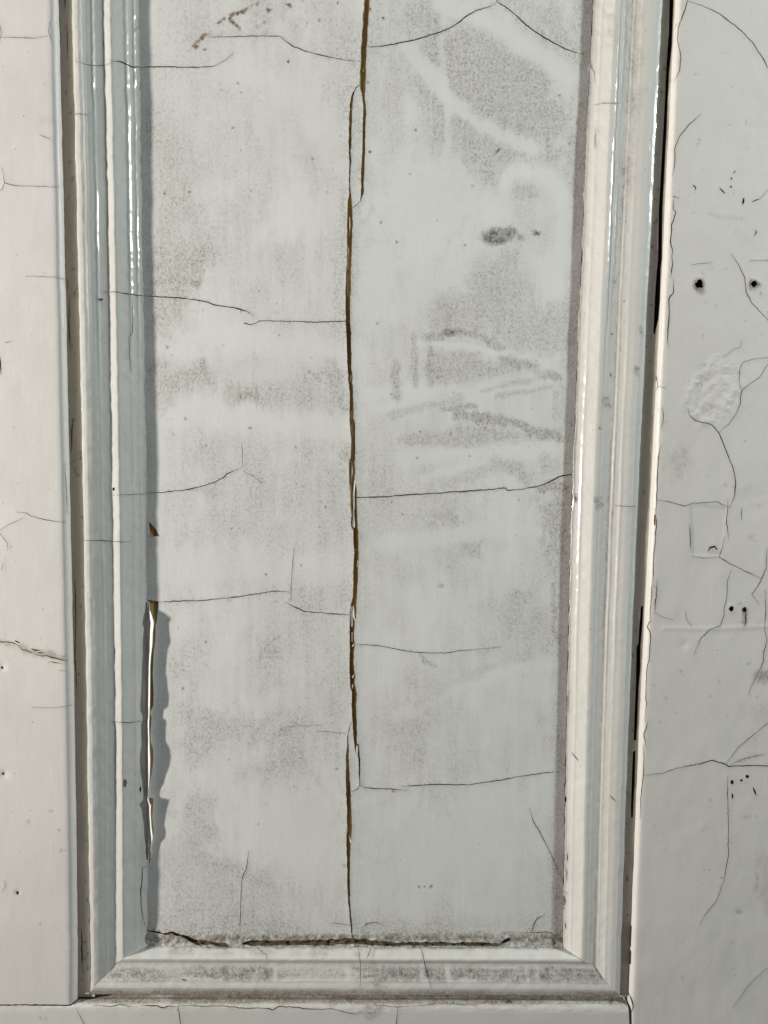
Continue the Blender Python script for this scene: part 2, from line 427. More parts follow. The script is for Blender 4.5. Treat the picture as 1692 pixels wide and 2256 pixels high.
def inv(vals, grid_, v):      # rows of monotonic grid_: profile parameter of v
    return np.interp(vals, grid_, v)
RIDGE = {'L': [(22, 1.7, 3), (42, 2.0, 3), (112, 2.3, 3.6), (128, 1.6, 2.6)], 'R': [(12, 1.0, 3), (39, 1.3, 3.2), (57, 1.3, 3), (80, 1.7, 2.4), (90, 1.7, 2.4), (126, 1.2, 3), (143, 1.2, 3)], 'B': [(30, .9, 3), (46, .5, 3)]}
def moulding(side):
    pts = []; par = []
    if side in 'LR':
        fx, off, mit = (xL, OL, MIT_L) if side == 'L' else (xR, OR, MIT_R)
        rows = np.concatenate([np.linspace(0, 1, 18)[:-1] * 0 + 0, []])
        ys = np.concatenate([np.arange(TOP, -20, 20), np.arange(-20, 2196, 4.0)])
        P = []
        for k, s in enumerate(SS):
            yy = ys[ys < mit[k, 1] - 1.5]
            xx = fx(off[k], np.full(len(yy), s), yy)
            P.append(np.stack([xx, yy, np.full(len(yy), s)], 1))
        A = [p for p in P]
        dom_out = P[0][::4, :2].tolist() + [P[0][-1, :2].tolist()]
        dom_in = P[-1][::2, :2].tolist()
        domain = dom_out + mit.tolist() + dom_in[::-1]
        pts = np.concatenate([p[:, :2] for p in P[1:-1]])
        sg = 1 if side == 'L' else -1
        def par(Q):
            # profile parameter by bisection on the monotone offset
            y = Q[:, 1]; base = E_L(y) if side == 'L' else E_R(y); sc = SC_L(y) if side == 'L' else SC_R(y)
            s = np.interp((Q[:, 0] - base) * sg / sc, off, SS)
            for _ in range(3):
                lo = fx(np.interp(s, SS, off), s, y); err = (Q[:, 0] - lo) * sg / sc
                s = np.clip(np.interp(np.interp(s, SS, off) + err, off, SS), 0, 15)
            return s
    else:
        xs = np.arange(180, 1400, 4.0); P = []
        for k, s in enumerate(SS):
            xx = xs[(xs > MIT_L[k, 0] + 1.5) & (xs < MIT_R[k, 0] - 1.5)]
            yy = yB(OB[k], np.full(len(xx), s), xx)
            P.append(np.stack([xx, yy, np.full(len(xx), s)], 1))
        domain = P[0][::4, :2].tolist() + MIT_R.tolist() + P[-1][::2, :2].tolist()[::-1] + MIT_L.tolist()[::-1]
        pts = np.concatenate([p[:, :2] for p in P[1:-1]])
        def par(Q):
            x = Q[:, 0]; s = np.interp(E_B(x) - Q[:, 1], OB, SS)
            for _ in range(3):
                lo = yB(np.interp(s, SS, OB), s, x); err = lo - Q[:, 1]
                s = np.clip(np.interp(np.interp(s, SS, OB) + err, OB, SS), 0, 15)
            return s
    def hf(Q):
        s = par(Q); t = Q[:, 1] if side in 'LR' else Q[:, 0]
        wr = np.clip((t - 1700) / 400, 0, 1) * .5 if side == 'L' else (1 - np.clip((t - 1700) / 400, 0, 1) * .5 if side == 'R' else np.full(len(t), .5))
        h = np.interp(s, SS, HSL) * (1 - wr) + np.interp(s, SS, HSR) * wr
        o = np.interp(s, SS, {'L': OL, 'R': OR, 'B': OB}[side])
        for k, (pos, amp, wd) in enumerate(RIDGE[side]):   # runs in the thick paint
            if side == 'L' or (side == 'R' and pos in (80, 90)): amp = amp * (1 - .78 * np.clip((t - 600) / 260, 0, 1))
            elif side == 'R' and pos > 12: amp = amp * (.45 + .55 * np.exp(-((t - 1120) / 380.0) ** 4))
            h = h + amp * (.75 + .5 * n1(t, 150, 60 + k)) * np.exp(-((o - pos - n1(t, 90, 50 + k) * 1.2) / wd) ** 2)
        return h + n1(t, 120, 31) * .5 + (fbm(Q[:, 0], Q[:, 1], 16, 4, 2) - .5) * 1.0 + (fbm(Q[:, 0], Q[:, 1] * .25, 60, 8, 2) - .5) * 1.2
    return pts, domain, hf, par

# ---- cracks, painted film damage: everything traced on the door's own surfaces
CR_L = [
    hair(c('A', (325, 262), (370, 278), (410, 285), (450, 280), (475, 272)), 1.3),
    hair(c('A', (475, 262), (505, 263), (530, 270), (570, 289), (640, 288)), 2.6),
    hair(c('A', (255, 492), (300, 496), (330, 490), (380, 494)), 1.1),
    hair(c('C', (445, 162), (500, 163), (570, 174), (660, 182)), 2.3),
    hair(c('C', (570, 174), (570, 230), (572, 290), (570, 340), (554, 360), (556, 420), (560, 470), (565, 500)), 1.3),
    hair(c('C', (485, 1036), (560, 1034), (660, 1026)), 1.4),
    hair(c('E', (320, 132), (345, 134), (370, 138), (430, 138), (480, 142), (560, 144)), 1.6),
    hair(c('E', (480, 916), (510, 920), (560, 922), (600, 916), (640, 915)), 1.6),
    blob(*c('E', (488, -84))[0], 3, 4), blob(*c('G', (536, 78))[0], 5, 8, 2, 'wood'), blob(*c('G', (603, 103))[0], 2, 6, 3),
    blob(*c('C', (433, 195))[0], 6, 3, 1.5, 'crack'),
    hair(c('G', (640, 430), (612, 440), (612, 480), (606, 540), (606, 600), (612, 640), (622, 690)), 2.2),
]
CR_R = [
    hair(c('B', (915, 450), (970, 443), (1020, 445)), 1.0),
    hair(c('B', (868, 270), (895, 280), (912, 310), (915, 350)), 1.4),
    hair(c('B', (915, 560), (913, 640)), 1.2),
    hair(c('D', (1000, 1080), (1040, 1084), (1090, 1086)), 1.1),
    hair(c((1180, 1850), (385, 165), (387, 270), s=Z55), 2.2), hair(c((1180, 1850), (378, 350), (380, 490), s=Z55), 1.5),
    hair(c((1180, 1850), (310, 470), (293, 530), (310, 600), (375, 655), s=Z55), 2.4),
    hair(c((1180, 1850), (352, 680), (360, 760), (330, 810), s=Z55), 2.4), hair(c((1180, 1850), (362, 1010), (366, 1090), s=Z55), 2.2),
    hair(c('H', (785, 130), (790, 150), (785, 170)), 4), hair(c('H', (980, 130), (1005, 155)), 2),
    hair(c('F', (800, 790), (797, 880)), 1.2), hair(c('F', (815, 1050), (845, 1085)), 2),
]
CR_B = [
    hair(c('G', (1090, 768), (1125, 800), (1145, 815), (1150, 835)), 1.1), hair(c('G', (1540, 780), (1550, 840), (1548, 960)), 1.1),
    hair(c('G', (1600, 770), (1580, 830)), 1.6), hair(c('H', (150, 770), (172, 800), (190, 880), (215, 965)), 1.4),
    hair(c('G', (885, 770), (905, 790)), 1.6), hair(c('G', (780, 922), (805, 924)), 3),
    hair(c('H', (830, 805), (850, 830), (870, 850)), 2.5),
]
def grime_L(Q, par):
    f = Field(Q, 3); s = par(Q)
    f.v += .14 * np.exp(-((s - 6.4) / 1.1) ** 2) * (.5 + fbm(Q[:, 0], Q[:, 1] * .3, 40, 2)) * .8
    f.v += .40 * np.clip((s - 13.2) / 1.5, 0, 1) * (.3 + fbm(Q[:, 0], Q[:, 1], 30, 6))
    f.v += .10 * fbm(Q[:, 0], Q[:, 1], 80, 8)
    f.poly(c('G', (590, 0), (640, 0), (640, 430), (600, 430)), .25)
    st = Field(Q, 2); so = Field(Q, 2)
    so.stroke(c('A', (580, 130), (600, 110), (612, 180)), 4, .6); so.stroke(c('A', (612, 430), (620, 900)), 5, .35)
    return dict(grime_shade=f.v, stain_shade=st.v, soot=so.v)
def grime_R(Q, par):
    f = Field(Q, 4); s = par(Q); y = Q[:, 1]
    k = .35 + .9 * np.clip(fbm(Q[:, 0] * .6, y * .25, 26, 3) - .3, 0, 1)
    f.v += np.clip(.62 * np.exp(-((s - 6.8) / 1.1) ** 2) * k * np.clip(.55 + y / 2600, 0, 1), 0, .9)
    f.v += .55 * np.clip((s - 13.6) / 1.0, 0, 1) * (.5 + fbm(Q[:, 0], y, 30, 6))
    f.v += .10 * fbm(Q[:, 0], y, 80, 8)
    f.poly(c('B', (960, 60), (1010, 60), (1020, 230), (970, 220)), .30)
    f.poly(c('B', (1065, 20), (1100, 60), (1110, 250), (1070, 320), (1050, 200)), .35); f.poly(c('B', (1050, 380), (1110, 400), (1110, 570), (1060, 620)), .35)
    f.poly(c('B', (1020, 690), (1060, 690), (1075, 770), (1040, 900), (1010, 1000)), .4)
    for p, r in ((c('D', (930, 1070))[0], 9), (c('D', (965, 640))[0], 8), (c('D', (1000, 120))[0], 5), (c('D', (1095, 500))[0], 6), (c('D', (1112, 330))[0], 5)): f.spot(p, r, .85, r * 1.6)
    st = Field(Q, 2); st.spot(c('D', (832, 1048))[0], 4, .8, 10)
    so = Field(Q, 2)
    for p in c('D', (998, 118), (1040, 205), (988, 345), (985, 520), (935, 748), (955, 885), (1100, 490)): so.spot(p, 2.5, .8)
    return dict(grime_shade=np.clip(f.v, 0, 1), stain_shade=st.v, soot=so.v)
def grime_B(Q, par):
    f = Field(Q, 3); s = par(Q); x = Q[:, 0]; y = Q[:, 1]
    band = np.exp(-((s - 4.75) / 1.15) ** 2)
    pat = np.clip((fbm(x * .35, y, 30, 12, 4) - .38) * 5.5, 0, 1)
    f.v += np.clip(band * (.48 + .75 * pat) * 1.2, 0, 1.0)
    f.v += .35 * np.exp(-((s - 7) / .8) ** 2)
    f.v += np.clip((2.0 - s) / 1.5, 0, 1) * .85
    slope = np.clip((s - 10.5) / 1.5, 0, 1)
    f.v += slope * np.clip((fbm(x, y, 30, 14, 3) - .35) * 1.6, 0, .6) * np.where(x < 800, 1, .35)
    f.v += np.clip((s - 13.2) / 1.3, 0, 1) * .6 * (.6 + .6 * fbm(x, y, 22, 17))
    for p in (((810, 2128), (835, 2128), (825, 2110), (845, 2075), (828, 2075), (815, 2100)), ((812, 2175), (838, 2150), (838, 2175))): f.poly(p, .55, 6)
    for xx in (604, 765, 930, 985, 1160, 1180): f.stroke([(xx, 2125), (xx + 3, 2160)], 10, -.85)
    f.v = np.clip(f.v, 0, 1)
    so = Field(Q, 2); so.stroke(c('G', (1570, 910), (1610, 906)), 7, .5); so.v += .45 * band * np.clip(pat * 1.2 + .15, 0, 1) * np.clip((fbm(x, y, 12, 18, 3) - .35) * 3, 0, 1)
    so.v += .45 * np.clip((s - 12.6) / 1.2, 0, 1) * np.clip((fbm(x, y, 14, 28, 3) - .38) * 4, 0, 1)
    st = Field(Q, 2); st.v += .25 * np.clip((s - 12.8) / 1.2, 0, 1) + .36 * np.clip((2.4 - s) / 1.4, 0, 1) * np.clip((fbm(x * .5, y, 36, 38, 3) - .3) * 4, 0, 1); st.poly(c('G', (660, 745), (700, 735), (720, 750), (690, 765)), .5, 6)
    return dict(grime_shade=f.v, stain_shade=st.v, soot=so.v)
for side, mat, crk, gf, lab in (('L', M_MOULD, CR_L, grime_L, 'tall bead moulding left of the panel in its own shade'), ('R', M_MOULD, CR_R, grime_R, 'tall bead moulding right of the panel with a grimy valley'), ('B', M_MOULDB, CR_B, grime_B, 'short bead moulding under the panel with a dirty worn band')):
    pts, dom, hf, par = moulding(side)
    mo = sheet('moulding', pts, dom, crk, hf, 0, mat, (lambda Q, gf=gf, par=par: gf(Q, par)), label=lab)[0]
    # outer flank of the moulding, going down into the rebate
    if side in 'LR':
        t = np.concatenate([np.arange(TOP, -20, 30), np.arange(-20, 2180, 6.0), [2191.0]])
        e = (xL if side == 'L' else xR)(np.zeros(len(t)), np.zeros(len(t)), t); A = W(e, t, (HSL if side == 'L' else HSR)[0] + n1(t, 120, 31) * .5 - .3)
    else:
        t = np.arange(186, 1376, 6.0); A = W(t, yB(np.zeros(len(t)), np.zeros(len(t)), t), (HSL[0] + HSR[0]) / 2 - .3)
    B = A.copy(); B[:, 1] = -6; n = len(t)
    make('moulding_flank', world(np.concatenate([A, B])), [[i, i + 1, n + i + 1, n + i] for i in range(n - 1)], [M_REBATE], None, mo, {k: np.full(2 * n, v) for k, v in (('grime_shade', .5), ('stain_shade', 0), ('soot', 0))})

# ------------------------------------------------------------------ split panel
def mk(y0, *pts): return c((700, y0), *pts, s=Z46)
PANEL = [
    # the long split down the middle, bare timber at the bottom of it
    gap(mk(0, (472, -60), (470, 0), (458, 180), (445, 400), (435, 600), (427, 760), (430, 870), (445, 950), (455, 1040)), mk(0, (530, -60), (527, 0), (518, 190), (505, 330), (500, 460), (490, 690), (488, 850), (478, 960), (482, 1040))),
    gap(mk(0, (455, 1035), (463, 1060), (460, 1150), (455, 1300), (455, 1450), (440, 1700), (438, 1850), (440, 1950), (430, 2030)), mk(0, (482, 1035), (487, 1060), (490, 1160), (485, 1300), (483, 1400), (480, 1560), (475, 1700), (467, 1850), (465, 1960), (437, 2045))),
    hair(mk(0, (434, 2030), (400, 2080), (352, 2108)), 2.2), hair(mk(0, (430, 862), (395, 880), (375, 915), (360, 945)), 2.2),
    gap(mk(0, (362, 925), (345, 960), (328, 1050), (320, 1200), (318, 1350), (313, 1490), (318, 1510), (318, 1700), (316, 1850), (318, 1950), (302, 2060)), mk(0, (380, 915), (368, 950), (355, 1040), (350, 1150), (343, 1320), (340, 1480), (335, 1510), (340, 1640), (330, 1750), (330, 1900), (345, 2060))),
    gap(mk(480, (302, -155), (298, 0), (297, 150), (292, 250), (298, 420), (290, 530), (282, 700), (282, 950), (288, 1150), (296, 1300), (302, 1480), (308, 1650), (316, 1690), (322, 1800), (325, 1950), (325, 2110)), mk(480, (345, -155), (357, 0), (355, 150), (347, 300), (340, 530), (335, 700), (330, 900), (328, 1040), (337, 1150), (337, 1290), (343, 1380), (337, 1500), (352, 1600), (350, 1670), (360, 1730), (362, 1900), (365, 2110)), 5.5),
    gap(mk(900, (325, 170), (335, 290), (342, 330), (338, 420), (335, 500), (318, 530), (315, 650), (320, 760), (328, 850), (330, 980), (340, 1080), (338, 1200), (358, 1240), (362, 1350), (370, 1450), (360, 1620), (358, 1800), (350, 1930), (335, 1980), (325, 2080), (322, 2245), (325, 2440), (320, 2620), (328, 2820), (345, 2870), (345, 3040), (350, 3190), (360, 3290), (370, 3400), (380, 3485)),
        mk(900, (365, 100), (380, 145), (380, 300), (378, 400), (378, 500), (380, 560), (380, 720), (395, 800), (400, 950), (405, 1130), (415, 1330), (413, 1560), (408, 1700), (400, 1850), (395, 1960), (390, 2140), (375, 2190), (365, 2290), (378, 2400), (365, 2490), (368, 2640), (378, 2700), (375, 2800), (388, 2840), (398, 2920), (390, 3040), (395, 3170), (400, 3240), (395, 3400), (384, 3485)), 5.5),
    hair(mk(1300, (395, 1555), (412, 1575), (418, 1600)), 2.5),
    gap(mk(1300, (402, 1565), (410, 1600), (408, 1660), (418, 1760), (415, 1850), (424, 1985)), mk(1300, (414, 1565), (422, 1610), (428, 1720), (432, 1760), (428, 1850), (431, 1985))),
    hair(mk(1300, (427, 1980), (400, 2020), (335, 2042)), 1.8), hair(mk(1300, (340, 1340), (318, 1400), (304, 1480)), 2.0),
    gap(mk(1300, (301, 1470), (298, 1600), (285, 1680), (282, 1850), (285, 2000), (290, 2080), (297, 2250), (297, 2430), (288, 2490), (288, 2570), (295, 2700), (298, 2900), (305, 3130), (320, 3270), (330, 3400), (350, 3530)),
        mk(1300, (306, 1470), (312, 1560), (318, 1650), (315, 1750), (325, 1900), (335, 2060), (340, 2200), (345, 2350), (350, 2430), (342, 2540), (330, 2580), (330, 2730), (328, 2930), (325, 3100), (335, 3270), (348, 3400), (358, 3530)), 5.5),
    # hairlines on the left half
    hair(c('A', (600, 289), (700, 287), (850, 290), (925, 284), (945, 272)), 2.6), hair(c('A', (938, 276), (975, 255), (1000, 232)), 1.2),
    hair(c('A', (890, 160), (1000, 158), (1100, 154), (1205, 155), (1225, 175), (1260, 200), (1320, 222), (1400, 242), (1480, 257), (1550, 266)), 2.0),
    hair(c('C', (620, 180), (700, 184), (780, 188), (850, 198), (895, 206), (910, 216), (960, 224), (1020, 232), (1060, 245), (1090, 265)), 2.6),
    hair(c('C', (1050, 296), (1075, 303), (1100, 298), (1112, 287), (1150, 285), (1250, 289), (1350, 292), (1488, 289)), 2.1, taper=False),
    hair(c('C', (610, 1030), (700, 1024), (780, 1016), (860, 1000), (920, 982), (965, 958), (975, 945), (1010, 928), (1043, 918)), 2.2),
    hair(c('C', (1043, 918), (1043, 870), (1040, 810)), 1.0), hair(c('C', (1050, 935), (1090, 955), (1125, 985)), .8, 1.5),
    hair(c('E', (675, 404), (770, 398), (860, 396), (980, 386), (1080, 372), (1190, 355), (1240, 358), (1248, 362)), 2.3),
    hair(c('E', (1248, 400), (1250, 340), (1258, 260), (1263, 170)), 1.1), hair(c('E', (1225, 405), (1260, 422), (1305, 442), (1400, 450), (1507, 458)), 2.2),
    hair(c('E', (1200, 950), (1240, 936), (1385, 932)), .9, 1.5), hair(c('E', (1360, 958), (1420, 962), (1492, 968)), 1.1, 2),
    hair(c('G', (1068, 370), (1060, 440), (1040, 490), (1035, 600), (1032, 718)), 1.5),
    hair(c('G', (1425, 680), (1470, 682), (1507, 690)), 1.5), hair(c('G', (1555, 700), (1575, 682), (1620, 675), (1650, 690)), 1.5),
    # hairlines on the right half
    hair(c('B', (-82, 203), (0, 200), (60, 188), (150, 168), (250, 138), (310, 110), (360, 70), (400, 45), (450, 32), (480, 20), (493, 8)), 2.6),
    hair(c('B', (500, -30), (493, 8), (540, 35), (600, 90), (650, 130), (720, 175), (790, 212), (868, 236)), 2.8),
    hair(c('D', (-110, 1046), (0, 1043), (100, 1036), (250, 1026), (400, 1017), (530, 1005), (540, 1015), (600, 1010), (680, 995), (740, 970), (760, 958), (825, 942)), 2.7, taper=False),
    hair(c('F', (-120, 584), (0, 592), (60, 605), (130, 616), (200, 622), (280, 620), (360, 610), (435, 602)), 1.5), hair(c('F', (435, 602), (510, 597)), .8, 1.2),
    hair([(793, 1731), (806, 1735), (830, 1738), (860, 1738), (896, 1742)], 2.3), hair(c('H', (85, 90), (150, 86), (250, 82), (370, 84), (450, 72), (560, 55), (640, 40), (765, 25)), 2.2),
    hair(c('H', (632, 185), (650, 240), (690, 310), (720, 370), (750, 440), (770, 485)), 1.7),
    hair(c('H', (645, 722), (650, 690), (665, 660), (700, 640)), 2), 
    # paint lost beside the left moulding
    Crack(c('E', (640, 58), (656, 72), (674, 94), (684, 119), (644, 122)), 3.5, 'wood', .3),
    Crack(c((290, 1290), (205, 190), (365, 215), (355, 350), (340, 490), (325, 540), (322, 750), (300, 900), (292, 1050), (285, 1200), (298, 1450), (295, 1620), (250, 1720), (270, 1790), (265, 1870), (255, 2000), (255, 2105), (290, 2215), (295, 2355), (275, 2525), (245, 2655), (225, 2865), (298, 2885), (290, 2955), (280, 3155), (300, 3325), (290, 3425), (262, 3545), (258, 3695), (235, 3765), (225, 3765), (208, 3000), (206, 1700), (214, 900), (220, 400), s=Z61), 9, 'wood', 0),
    # open joint along the bottom edge
    gap(c('G', (640, 708), (690, 716), (720, 722), (745, 716), (800, 732), (850, 752), (900, 756), (960, 762), (985, 772)), c('G', (640, 714), (690, 724), (720, 732), (745, 728), (800, 748), (850, 776), (900, 790), (960, 790), (985, 780)), 5, 'joint', rough=2.2),
    gap(c('G', (1040, 764), (1080, 752), (1150, 754), (1300, 751), (1400, 749), (1500, 744), (1560, 746), (1659, 757)) + c('H', (60, 761), (150, 758), (300, 762), (400, 762), (500, 764), (545, 740)), c('G', (1040, 770), (1080, 776), (1150, 778), (1300, 774), (1400, 776), (1500, 768), (1560, 770), (1659, 778)) + c('H', (60, 780), (150, 776), (300, 776), (400, 778), (500, 778), (556, 752)), 5, 'joint', rough=2.2),
    hair(c('H', (585, 722), (640, 722), (720, 718), (745, 735), (775, 752)), 3, kind='wood'), hair(c('G', (620, 700), (640, 712), (690, 716)), 3),
]
for p, r in ((c('B', (508, 1018))[0], 0),):
    pass
def grime_shade_panel(Q):
    f = Field(Q, 7); P = Q
    B = lambda *p: c('B', *p); D = lambda *p: c('D', *p)
    # background film
    x_, y_ = P[:, 0], P[:, 1]
    f.v += np.clip(.42 * fbm(x_, y_ * .6, 150, 2, 4) + .30 * fbm(x_, y_ * .12, 13, 9, 3) + .34 * fbm(x_, y_ * .8, 36, 19, 4) - .285 + .07 * (x_ < 760) - .04 * np.clip((y_ - 900) / 1000, 0, 1), .02, .6)
    # swaths where a rag has been through the dust
    f.poly(B((300, 560), (500, 640), (430, 760), (300, 700)), -.5, 20); f.poly(B((150, 600), (420, 800), (470, 850), (440, 960), (330, 1113), (60, 1113), (-60, 900)), -.75, 40)
    f.stroke(B((465, 930), (480, 830), (520, 760), (600, 728), (690, 735), (750, 800), (790, 900), (800, 1113)), 36, -1.0, .5)
    f.poly(D((-80, -40), (380, -20), (350, 150), (200, 230), (20, 330), (-80, 330)), -.7, 30); f.poly(D((620, 0), (800, -10), (800, 190), (700, 205), (650, 120)), -.85, 14)
    f.stroke(D((-60, 600), (200, 580), (430, 545), (800, 430)), 26, -.8); f.stroke(D((160, 385), (420, 405), (560, 440), (760, 500)), 12, -.8); f.stroke(D((-40, 660), (180, 640), (400, 590), (800, 520)), 18, -.6)
    f.stroke(D((100, 880), (300, 860), (480, 850), (770, 830)), 30, -.7); f.stroke(D((180, 960), (400, 900), (500, 880)), 14, -.6)
    f.poly(c('A', (1180, 850), (1330, 780), (1380, 960), (1290, 1060), (1110, 1010)), -.9, 22); f.stroke(c('A', (1000, 300), (1300, 420), (1440, 700)), 60, -.4)
    f.stroke(c('C', (660, 380), (900, 350), (1300, 400), (1500, 430)), 50, -.65); f.stroke(c('C', (680, 660), (1000, 690), (1250, 720), (1460, 730)), 54, -.65); f.poly(c('C', (740, 420), (860, 400), (900, 450), (760, 470)), -.7, 12)
    f.stroke(c('F', (0, 160), (350, 110), (760, 80)), 30, -.55); f.stroke(c('F', (60, 900), (300, 770), (560, 690), (740, 665)), 26, -.6); f.stroke(c('F', (300, 780), (500, 730), (740, 800)), 34, -.4); f.stroke(c('F', (-60, 300), (200, 420), (480, 500)), 40, -.35)
    f.stroke(c('E', (700, 250), (1000, 230), (1480, 260)), 60, -.45); f.poly(c('G', (980, 90), (1470, 90), (1470, 420), (1150, 400), (960, 260)), -.55, 40); f.poly(c('H', (-80, 150), (560, 120), (620, 620), (-80, 600)), -.45, 50)
    f.poly(B((80, 10), (260, -30), (270, 135), (200, 160), (110, 130)), .38, 24)
    f.poly(B((500, -30), (790, -30), (780, 200), (640, 130)), .36, 24)
    f.poly(B((230, 120), (380, 100), (500, 130), (600, 220), (700, 290), (720, 420), (790, 440), (780, 540), (640, 660), (700, 620), (800, 620), (800, 740), (640, 700), (520, 710), (470, 830), (430, 770), (330, 650), (220, 610), (210, 480), (130, 230)), .50, 18)
    f.stroke(B((250, 10), (400, 70), (560, 165), (700, 260), (840, 340)), 34, -.75); f.stroke(B((110, 190), (230, 360), (330, 470), (470, 560), (640, 640)), 30, -.8)
    f.stroke(B((258, 0), (262, 340), (275, 500)), 12, -.5); f.stroke(B((285, 430), (280, 650)), 14, -.6)
    f.poly(B((565, 780), (640, 800), (700, 850), (640, 870), (575, 840)), .45, 8)
    # middle right
    f.poly(D((400, 40), (560, 0), (640, 80), (660, 190), (780, 220), (800, 420), (560, 420), (430, 340), (210, 340), (210, 160), (360, 180)), .40, 20)
    f.poly(D((190, 410), (420, 430), (640, 500), (600, 545), (200, 575)), .45, 10); f.poly(D((80, 800), (200, 765), (420, 730), (640, 770), (650, 800), (400, 822), (180, 828)), .45, 8)
    f.stroke(D((190, 370), (230, 350), (330, 330), (420, 350), (510, 400)), 16, .70); f.stroke(D((520, 450), (600, 465), (660, 482)), 17, .75); f.stroke(D((670, 505), (750, 525)), 16, .85)
    f.stroke(D((60, 480), (55, 540), (60, 610)), 18, .6); f.stroke(D((140, 350), (140, 570)), 11, .5); f.stroke(D((205, 360), (205, 570)), 12, .45)
    f.stroke(D((430, 585), (560, 555), (700, 530)), 9, .35); f.stroke(D((490, 615), (600, 595), (720, 575)), 9, .35)
    f.stroke(D((250, 668), (320, 655), (395, 645)), 9, .7); f.stroke(D((330, 690), (450, 705), (560, 722), (640, 760), (760, 785)), 19, .85); f.stroke(D((410, 712), (530, 712), (620, 755)), 12, .7)
    f.stroke(D((40, 690), (160, 660), (330, 620)), 14, .35); f.stroke(D((490, 890), (560, 920), (620, 965)), 26, .42); f.stroke(D((700, 870), (720, 920)), 20, .3)
    f.stroke(D((690, 1005), (740, 990), (780, 1000)), 13, .8); f.stroke(D((270, 990), (440, 930), (600, 920)), 22, .25); f.stroke(D((740, 600), (740, 700)), 10, .35)
    f.stroke(D((100, 620), (400, 560), (700, 500)), 16, -.5); f.stroke(D((170, 380), (400, 400), (560, 430), (720, 480)), 10, -.5)
    f.poly(D((650, 1060), (760, 1040), (770, 1300), (690, 1300)), .32, 20)
    f.poly(D((50, 90), (110, 90), (110, 200), (50, 200)), .22, 16)
    # left half
    f.poly(c('A', (640, 560), (760, 560), (850, 700), (900, 1113), (640, 1113)), .22, 40); f.poly(c('C', (640, 0), (900, 0), (860, 110), (840, 180), (800, 280), (720, 345), (650, 390)), .42, 18)
    f.stroke(c('C', (660, 120), (760, 100), (850, 130)), 14, .5)
    f.poly(c('C', (660, 480), (790, 500), (880, 460), (900, 540), (780, 600), (740, 660), (680, 670)), .42, 16); f.stroke(c('C', (870, 460), (885, 540)), 9, .75)
    f.poly(c('C', (980, 560), (1100, 550), (1115, 630), (1000, 630)), .50, 14); f.stroke(c('C', (1040, 605), (1110, 605)), 12, .85)
    f.poly(c('C', (1120, 570), (1380, 510), (1400, 640), (1200, 685), (1130, 640)), .32, 18); f.stroke(c('C', (1340, 510), (1380, 550)), 10, .6); f.stroke(c('C', (1420, 460), (1440, 560), (1490, 660)), 26, .35); f.spot(c('C', (1485, 660))[0], 9, .7); f.spot(c('C', (1490, 855))[0], 12, .6, 18)
    f.poly(c('C', (800, 870), (940, 790), (960, 810), (830, 900)), .22, 12); f.poly(c('C', (820, 1010), (960, 1030), (920, 1060)), .35, 10)
    f.poly(c('E', (800, 890), (1180, 900), (1150, 1010), (990, 1000), (820, 1020)), .42, 16); f.poly(c('E', (1110, 560), (1210, 540), (1200, 640), (1120, 640)), .42, 14); f.poly(c('E', (740, 590), (840, 560), (820, 720), (740, 730)), .28, 14)
    f.poly(c('E', (1220, 830), (1360, 1000), (1300, 1080), (1200, 960)), .20, 20); f.poly(c('E', (780, 1020), (900, 1040), (860, 1100), (780, 1100)), .32, 14)
    f.poly(c('G', (780, 110), (900, 130), (920, 260), (880, 400), (1000, 450), (1150, 480), (1400, 540), (1400, 640), (1100, 690), (780, 660), (700, 560)), .24, 30); f.poly(c('G', (820, 140), (900, 150), (910, 330), (850, 330)), .30, 18); f.stroke(c('G', (860, 400), (1000, 450), (1160, 500)), 26, .26)
    f.poly(c('G', (1100, -20), (1290, -20), (1200, 40), (1000, 60)), .3, 14)
    f.poly(c('F', (180, 20), (300, 0), (340, 60), (180, 70)), .4, 12); f.poly(c('F', (345, 150), (430, 140), (430, 200), (350, 205)), .5, 10); f.poly(c('F', (690, 0), (750, 0), (750, 300), (700, 300)), .42, 14)
    f.stroke(c('F', (735, 330), (745, 560)), 8, .6); f.poly(c('F', (550, 370), (630, 370), (620, 400), (560, 400)), .45, 8); f.poly(c('F', (430, 440), (720, 420), (730, 640), (620, 660), (520, 560)), .20, 24)
    f.spot(c('F', (252, 332))[0], 9, .7, 5)
    f.poly(c('F', (0, 900), (200, 880), (190, 1080), (60, 1110)), .18, 26); f.poly(c('F', (80, 1060), (190, 1030), (180, 1110)), .3, 10); f.stroke(c('F', (140, 850), (300, 760), (480, 680)), 18, .22); f.stroke(c('F', (170, 640), (225, 675)), 8, .6)
    # dirt along the foot; dirt and painted shadow beside the right moulding
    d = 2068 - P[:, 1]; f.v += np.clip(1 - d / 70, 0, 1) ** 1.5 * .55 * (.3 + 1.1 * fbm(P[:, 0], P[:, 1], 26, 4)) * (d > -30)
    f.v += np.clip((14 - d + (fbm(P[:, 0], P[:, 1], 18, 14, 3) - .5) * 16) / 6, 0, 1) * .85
    xr = E_R(P[:, 1]) - 186 * SC_R(P[:, 1]); f.v += np.clip(1 - np.abs(P[:, 0] - xr - 14) / 16, 0, 1) * .22 * (.5 + fbm(P[:, 0], P[:, 1], 20, 3)); f.v += np.clip((P[:, 0] - xr - 17 + (fbm(P[:, 0], P[:, 1] * .3, 30, 44, 2) - .5) * 3) / 3, 0, 1) * .20 * (.4 + .9 * fbm(P[:, 0], P[:, 1], 24, 3))  # contact dirt, plus the moulding's cast shadow deepened in the colour
    # edges of the split gather dirt
    f.stroke([(780, 60), (770, 400), (755, 700), (758, 960), (765, 1250), (765, 1500)], 40, .10)
